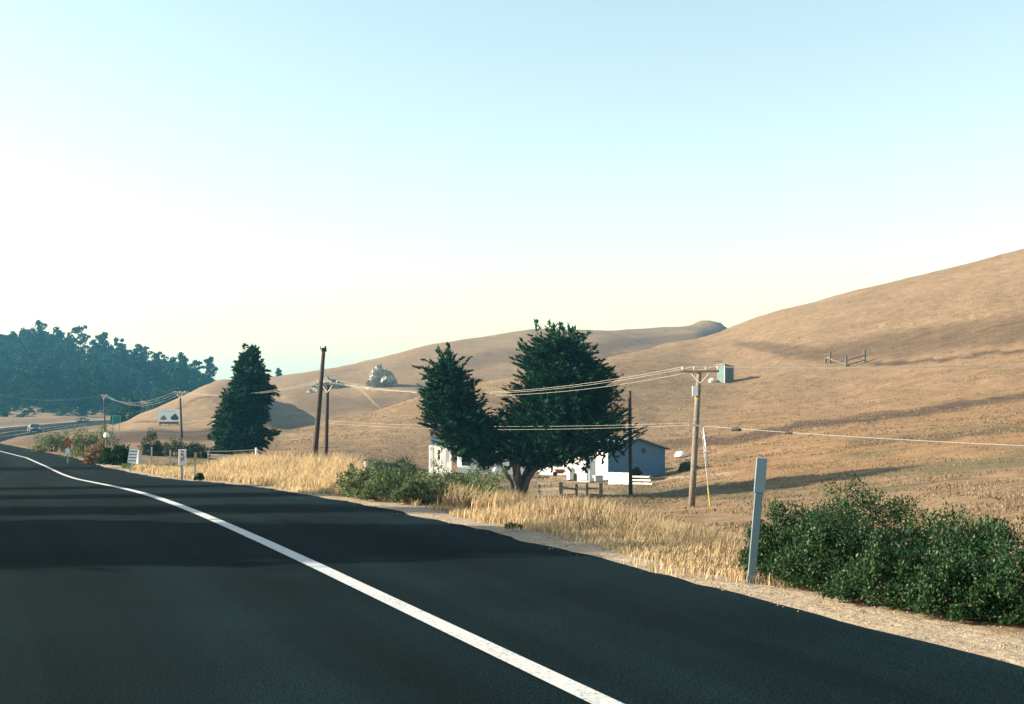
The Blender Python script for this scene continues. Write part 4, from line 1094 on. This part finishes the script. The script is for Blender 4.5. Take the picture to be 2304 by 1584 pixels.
# dark timber fence before the farmyard
f1 = at(1262, 73)
t = thing('timber_fence', 'dark weathered post-and-rail fence before the gravel yard', 'fence', f1)
tp = []
for x, Y, h, w in ((1214, 74, .80, .13), (1262, 72, 1.0, .24), (1297, 73, .85, .16), (1321, 74, .85, .13), (1352, 72, .95, .22)):
    post_at(x, Y, h, w, OLDW, t); tp.append((at(x, Y) - f1, h))
for k, ((a, ha), (b_, hb)) in enumerate(zip(tp[:-1], tp[1:])):
    MB().bar(a + Vector((0, -.1, ha * .66)), b_ + Vector((0, -.1, hb * .62)), .05, .10).build('rail', OLDW if k != 2 else PALEW, t)
    if k in (1, 3): MB().bar(a + Vector((0, -.1, ha * .2)), b_ + Vector((0, -.1, hb * .22)), .05, .09).build('rail', OLDW, t)
# white panel and rails by the barn
b = at(1395, 92); b.z = zy(92, 1090)
t = thing('white_panel_fence', 'solid white board panel standing before the shaded barn wall', 'fence', b, R(-24))
for k in range(8):
    sub_box('board', WHITE, t, (-.87 + k * .235, 0, .44), (.222, .05, 1.02 + .02 * math.sin(k * 2.1)))
sub_box('rail', WHITE, t, (-.05, .06, .2), (1.85, .06, .1)); sub_box('rail', WHITE, t, (-.05, .06, .75), (1.85, .06, .1))
b = at(1440, 91); b.z = zy(91, 1092)
t = thing('white_rail_fence', 'low white fence of three rails right of the white panel', 'fence', b, R(-20))
for k in range(3): sub_box('rail', WHITE, t, (0, 0, .14 + .27 * k), (1.95 - .22 * k, .06, .13))
for x in (-.85, .1, .8): sub_box('post', OLDW, t, (x, .1, .35), (.1, .12, .95))
# corral remains on the hill
b = at_row(1905, 826, 180, 320); YC = b.y
t = thing('corral_fence', 'broken grey timber corral fence high on the right hillside', 'fence', b)
cp = [(1858, YC + 6, 1.2), (1868, YC + 5, 2.2), (1904, YC, 2.1), (1946, YC + 1.5, 2.3)]
tp = []
for x, Y, h in cp: post_at(x, Y, h, .32, OLDW, t); tp.append(at(x, Y) - b)
MB().bar(tp[0] + Vector((0, -.2, 1.0)), tp[1] + Vector((0, -.2, 1.1)), .12, .3).build('rail', OLDW, t)
MB().bar(tp[1] + Vector((0, -.2, .8)), tp[2] + Vector((0, -.2, .4)), .1, .18).build('rail', OLDW, t)
MB().bar(tp[2] + Vector((0, -.2, 1.2)), tp[3] + Vector((0, -.2, 1.3)), .1, .18).build('rail', OLDW, t)
MB().bar(tp[2] + Vector((0, -.2, .3)), tp[3] + Vector((0, -.2, .35)), .1, .2).build('rail', OLDW, t)

# ------------------------------------------------------------------ signs, markers and stakes
# near white marker post
b = P(1690, 1302, 9.42); b.z = gz(b.x, b.y)
tp_ = P(1714, 1030, 9.42)
t = thing('marker_post', 'pale flat white marker post leaning beside the near green brush', 'road marker', b)
d = tp_ - b
q = Matrix.Rotation(math.atan2(d.x, d.z), 3, 'Y')
Lp = d.length
me = MB(); me.box(q @ Vector((0, 0, Lp * .36)), (.066, .016, Lp * .78), q); me.build('stake', mat('marker_plastic_shade', (.13, .19, .22), rough=.6, var=.08, scale=6), t, bevel=.004)  # white stake coloured blue-grey, shade put into the base colour
me = MB(); me.box(q @ Vector((0, -.010, Lp * .86)), (.088, .012, Lp * .28), q); me.build('reflector_panel', mat('marker_sheet_shade', (.17, .25, .28), rough=.5, var=.05), t, bevel=.004)  # reflective sheet also carries the shade in its blue-grey colour
# vertical white road marker with red-brown marks
b = at(409, 32); u = 32 / F
t = thing('postmile_sign', 'narrow vertical white road sign with red-brown marks on a grey post', 'road sign', b, R(6))
zt = P(411, 1011, 32).z - b.z; zb = P(411, 1047, 32).z - b.z
sub_box('post', METAL, t, (0, .03, zt * .5 - .1), (.06, .045, zt + .1))
sub_box('panel', SIGNW, t, (.02, -.005, (zt + zb) / 2), (.205, .02, zt - zb), .006)
for zc, pts in ((.78, [(-.05, .05), (.05, .05), (-.04, -.04), (.05, -.04)]), (.58, [(.05, .05), (-.04, .04), (.05, -.01), (.04, -.05), (-.05, -.05)]), (.36, [(-.05, .04), (.05, -.04)]), (.361, [(.05, .04), (-.05, -.04)])):
    m = MB(); z0 = zb + (zt - zb) * zc
    for a, c in zip(pts[:-1], pts[1:]): m.bar((.02 + a[0], -.019, z0 + a[1]), (.02 + c[0], -.019, z0 + c[1]), .004, .02)
    m.build('mark', REDI, t)
# yellow-topped stake
b = at(439, 33); t = thing('marker_stake', 'thin stake with a yellow top right of the vertical white road sign', 'marker', b)
zt = P(441, 1018, 33).z - b.z
sub_box('shaft', METAL, t, (0, 0, zt * .36), (.05, .04, zt * .78)); sub_box('reflector', YEL, t, (.01, -.005, zt * .86), (.075, .03, zt * .26))
# paddle with blue stripes
b = at(293, 47); t = thing('striped_paddle', 'tilted white road paddle with blue stripes beside the dark round bush', 'road sign', b)
t.rotation_euler = (0, R(9), R(12))
zt = P(295, 1010, 47).z - b.z; H_ = .58
sub_box('post', METAL, t, (0, .03, (zt - H_) / 2 + .1), (.06, .05, zt - H_ + .5))
sub_box('panel', SIGNW, t, (0, 0, zt - H_ / 2), (.34, .02, H_))
for k in range(4):
    MB().bar((-.15, -.014, zt - .50 + k * .13), (.15, -.014, zt - .58 + k * .13 + .12), .006, .045).build('stripe', BLUES, t)
# cream post
b = at(313, 70); t = thing('cream_post', 'short stout cream post left of the black-green bush', 'post', b)
MB().path([(0, 0, -.2), (0, 0, .78), (0, 0, .9)], [.16, .15, .06], 8).build('shaft', PALEW, t); sub_box('foot_block', PALEW, t, (.22, 0, .18), (.26, .25, .36))
for x, lb in ((341, 'thin pale stake in the shade below the black-green bush'), (383, 'thin pale stake in the shade left of the vertical white road sign')):
    b = at(x, 56); t = thing('thin_stake', lb, 'stake', b); sub_box('shaft', METAL, t, (0, 0, .5), (.06, .06, 1.1)); sub_box('cap', PALEW, t, (0, 0, 1.06), (.07, .07, .04))
# orange diamond sign
b = at(152, 60); t = thing('orange_diamond_sign', 'orange diamond warning sign standing in the shaded verge at far left', 'road sign', b, R(14))
zc = P(152, 995, 60).z - b.z
sub_box('post', METAL, t, (0, .03, zc * .5 - .1), (.07, .05, zc + .1))
MB().prism([(0, zc - .27), (.27, zc), (0, zc + .27), (-.27, zc)], -.012, .012).build('panel', ORA, t)
MB().prism([(0, zc - .24), (.24, zc), (0, zc + .24), (-.24, zc), (0, zc - .24), (0, zc - .222), (-.222, zc), (0, zc + .222), (.222, zc), (0, zc - .222)], -.019, -.014).build('border', BLACK, t)
sub_box('lower_plate', SIGNW, t, (0, -.0, zc - .46), (.2, .02, .26))
# green sign
b = at(262, 172); t = thing('green_road_sign', 'square green highway sign beside the far bend', 'road sign', b, R(10))
zt = P(262, 935, 172).z - b.z; zb = P(262, 953, 172).z - b.z
for x in (-.4, .4): sub_box('post', METAL, t, (x, .06, zt / 2 - .2), (.09, .07, zt + .4))
sub_box('panel', GRNS, t, (0, 0, (zt + zb) / 2), (1.2, .04, zt - zb))
m = MB()
for x0, x1, z0, z1 in ((-.57, .57, zt - .05, zt - .03), (-.57, .57, zb + .03, zb + .05), (-.57, -.55, zb + .05, zt - .05), (.55, .57, zb + .05, zt - .05)):
    m.box(((x0 + x1) / 2, -.025, (z0 + z1) / 2), (x1 - x0, .006, z1 - z0))
m.build('border', SIGNW, t)
# mailbox
b = at(240, 88); t = thing('mailbox', 'small white mailbox on a post in front of the brown field', 'mailbox', b, R(30))
zc = P(240, 980, 88).z - b.z
sub_box('post', OLDW, t, (0, 0, zc / 2 - .1), (.1, .1, zc))
m = MB(); m.prism([(-.16, zc - .12), (.16, zc - .12), (.16, zc + .08), (.1, zc + .2), (-.1, zc + .2), (-.16, zc + .08)], -.28, .28); m.build('box', WHITE, t)
sub_box('flag', REDI, t, (.18, 0, zc + .1), (.02, .1, .1))
# billboard
b = at_row(380, 957, 180, 240); YB = b.y; t = thing('billboard', 'white billboard with two dark pictures on the slope left of the conifer', 'billboard', b, R(8))
u = YB / F; zt = P(380, 921, YB).z - b.z; zb = P(380, 948, YB).z - b.z; w = 51 * u
for x in (-.38, 0, .38): sub_box('leg', OLDW, t, (x * w, .14, zb * .5 - .2), (.16, .14, zb + 1.2))
sub_box('panel', SIGNW, t, (0, 0, (zt + zb) / 2), (w, .1, zt - zb))
sub_box('skirt', OLDW, t, (.0, .05, zb - .28), (w * .84, .06, .42))
def tree_picture(cx, s):
    m = MB(); z0 = zb + .25
    m.prism([(cx - s * .42, z0), (cx + s * .4, z0), (cx + s * .62, z0 + s * .25), (cx + s * .5, z0 + s * .5), (cx + s * .34, z0 + s * .56), (cx + s * .3, z0 + s * .8), (cx + s * .02, z0 + s * .95), (cx - s * .2, z0 + s * .72), (cx - s * .36, z0 + s * .6), (cx - s * .6, z0 + s * .42), (cx - s * .56, z0 + s * .18)], -.065, -.055)
    return m
tree_picture(-.95, .95).build('picture', mat('brown_print', (.20, .17, .15)), t); tree_picture(1.05, 1.25).build('picture', mat('dark_green_print', (.03, .07, .08)), t)
m = MB()
for k in range(9): m.box((-1.2 + k * .28, -.057, zt - .35 + .02 * math.sin(k * 2)), (.2, .01, .1))
m.build('lettering_row', mat('faded_print', (.42, .47, .50)), t)

# ------------------------------------------------------------------ yard and field objects
b = at(672, 92); t = thing('water_trough', 'pale blue steel water trough in the shade left of the tall pole', 'trough', b, R(-10))
zc = P(672, 1038, 92).z - b.z
m = MB()
m.prism([(-1.0, zc - .35), (.95, zc - .35), (1.05, zc + .22), (.98, zc + .22), (.88, zc - .27), (-.93, zc - .27), (-1.03, zc + .22), (-1.1, zc + .22)], 0, .7)
m.build('tank', BLUT, t)
sub_box('side_panel', BLUT, t, (-.02, -.02, zc - .06), (2.0, .03, .5)); sub_box('rim', METAL, t, (-.02, -.02, zc + .23), (2.16, .07, .05))
for x in (-.7, .7): sub_box('leg', OLDW, t, (x, .35, zc / 2 - .3), (.12, .5, max(.1, zc - .3)))
b = at_row(1531, 1029, 105, 160); t = thing('upturned_tub', 'white upturned tub with a red-brown spot on the slope right of the barn', 'tub', b, R(-20))
zc = .25
ring = [(.62, -.2), (.60, 0), (.52, .22), (.36, .36), (.14, .42), (.01, .43)]
m = MB(); m.path([(0, 0, zc + z) for r, z in ring], [r for r, z in ring], 16); m.build('shell', WHITE, t, smooth=True)
sub_box('red_panel', REDI, t, (.35, -.42, zc - .12), (.3, .1, .28)); MB().path([(0, 0, -.1), (0, 0, zc - .1)], .4, 10).build('stand', OLDW, t)
b = at(1283, 94); t = thing('white_drum', 'white drum standing on the gravel beside the white shed', 'drum', b)
b_z = zy(94, 1076) - b.z
MB().path([(0, 0, b_z - .1), (0, 0, b_z + .1), (0, 0, b_z + .62), (0, 0, b_z + .7)], [.26, .27, .27, .24], 14).build('shell', WHITE, t); MB().path([(0, 0, b_z + .7), (0, 0, b_z + .73)], .2, 14).build('lid', METAL, t)
b = at(1260, 95); t = thing('red_barrow', 'dark red wheelbarrow parked before the sunlit house wall', 'wheelbarrow', b, R(15))
z0 = zy(95, 1071) - b.z
m = MB(); m.prism([(-.42, z0 + .55), (.36, z0 + .55), (.22, z0 + .22), (-.2, z0 + .22)], -.28, .28); m.build('tray', mat('dark_red_paint', (.14, .03, .025), rough=.4), t)
m = MB(); m.path([(-.42, -.05, z0 + .18), (-.42, .05, z0 + .18)], .19, 14); m.build('wheel', BLACK, t)
for y in (-.22, .22): MB().bar((-.42, y * .3, z0 + .18), (.85, y, z0 + .45), .035).build('handle', OLDW, t)
for y in (-.2, .2): MB().bar((.2, y, z0 + .3), (.25, y, z0), .03).build('leg', METAL, t)
b = at(1345, 94); t = thing('grey_crate', 'grey metal crate at the foot of the pale barn door', 'crate', b, R(28))
z0 = zy(94, 1083) - b.z
sub_box('body', METAL, t, (0, 0, z0 + .22), (.75, .5, .44), .02); sub_box('lid', METAL, t, (0, 0, z0 + .47), (.8, .55, .05), .01)
b = at(1114, 100); t = thing('globe_lamp', 'white globe yard lamp left of the cypress trunk', 'lamp', b)
zc = P(1115, 1057, 100).z - b.z
MB().path([(0, 0, -.2), (0, 0, zc - .2)], .04, 8).build('post', METAL, t)
bm = bmesh.new(); bmesh.ops.create_uvsphere(bm, u_segments=14, v_segments=9, radius=.2)
me = bpy.data.meshes.new('globe'); bm.to_mesh(me); bm.free(); me.materials.append(WHITE); o = link('globe', me, t); o.location = (0, 0, zc)

# ------------------------------------------------------------------ cars on the far bend
def car(name, label, X, Y, z, rz, paint):
    t = thing(name, label, 'car', (X, Y, z), rz)
    W = 1.78
    prof = [(-2.15, .35), (2.1, .35), (2.2, .62), (2.1, .82), (1.15, .95), (.45, 1.42), (-1.05, 1.45), (-1.75, 1.02), (-2.2, .95), (-2.25, .6)]
    # prism runs along local Y; the car's length is local X
    body = MB(); body.prism([(-2.15, .3), (2.1, .3), (2.22, .6), (2.1, .82), (1.15, .95), (-1.75, .98), (-2.2, .93), (-2.25, .6)], -W/2, W/2)
    bo = body.build('body', paint, t, bevel=.05)
    cb = MB(); cb.add([(1.15, -.8, .93), (-1.78, -.8, .95), (-1.78, .8, .95), (1.15, .8, .93), (.4, -.62, 1.43), (-1.05, -.62, 1.45), (-1.05, .62, 1.45), (.4, .62, 1.43)], [(0,1,5,4),(1,2,6,5),(2,3,7,6),(3,0,4,7),(4,5,6,7),(3,2,1,0)])
    cb.build('cabin', paint, t)
    MB().add([(1.10, -.7, .985), (1.10, .7, .985), (.44, .56, 1.40), (.44, -.56, 1.40)], [(0,1,2,3)]).build('windscreen', DARKG, t).location.x = .02
    for sg in (-1, 1):
        MB().add([(.85, sg * .792, 1.0), (-1.5, sg * .792, 1.0), (-1.0, sg * .645, 1.38), (.38, sg * .645, 1.38)], [(0,1,2,3)]).build('side_window', DARKG, t)
        MB().box((2.17, sg * .62, .70), (.08, .38, .17)).build('headlight', LAMPW, t, bevel=.02)
        MB().box((-2.24, sg * .66, .78), (.05, .3, .2)).build('tail_light', REDI, t)
        for x in (1.35, -1.4):
            w_ = MB().path([(x, sg * .72, .32), (x, sg * .92, .32)], .32, 16).build('wheel', BLACK, t)
            MB().path([(x, sg * .915, .32), (x, sg * .93, .32)], .19, 12).build('rim', METAL, w_)
    MB().box((2.2, 0, .48), (.06, 1.2, .16)).build('grille', BLACK, t)
    return t
tcar = 308.0
Xc, Yc = xy_of(-3.0, tcar); car('oncoming_car', 'small dark car with pale headlights coming round the far bend', float(Xc), float(Yc), float(road_z(tcar)), math.atan2(-DY, -DX) - .35, DKGY)
Xc, Yc = xy_of(-3.2, 196.0); Xc2, Yc2 = -.4135 * 205, 205.0
car('passing_car', 'dark blue car cut off by the left edge on the far bend', float(Xc2), float(Yc2), gz(Xc2, Yc2) + .1, math.atan2(-DY, -DX) + .1, DKBL)

# ------------------------------------------------------------------ haze
def haze():
    o = MB().box((0, 0, 45), (5600, 5600, 120)).build('haze', mat('haze_air', (1, 1, 1)))
    m = o.data.materials[0]; n, l = m.node_tree.nodes, m.node_tree.links
    for k in list(n):
        if k.type != 'OUTPUT_MATERIAL': n.remove(k)
    v = n.new('ShaderNodeVolumePrincipled')
    v.inputs['Color'].default_value = (.18, .62, .96, 1); v.inputs['Density'].default_value = .00025; v.inputs['Anisotropy'].default_value = .35
    l.new(v.outputs[0], n['Material Output'].inputs['Volume'])
    tag(o, 'pale sea haze over the hills', kind='stuff')
haze()
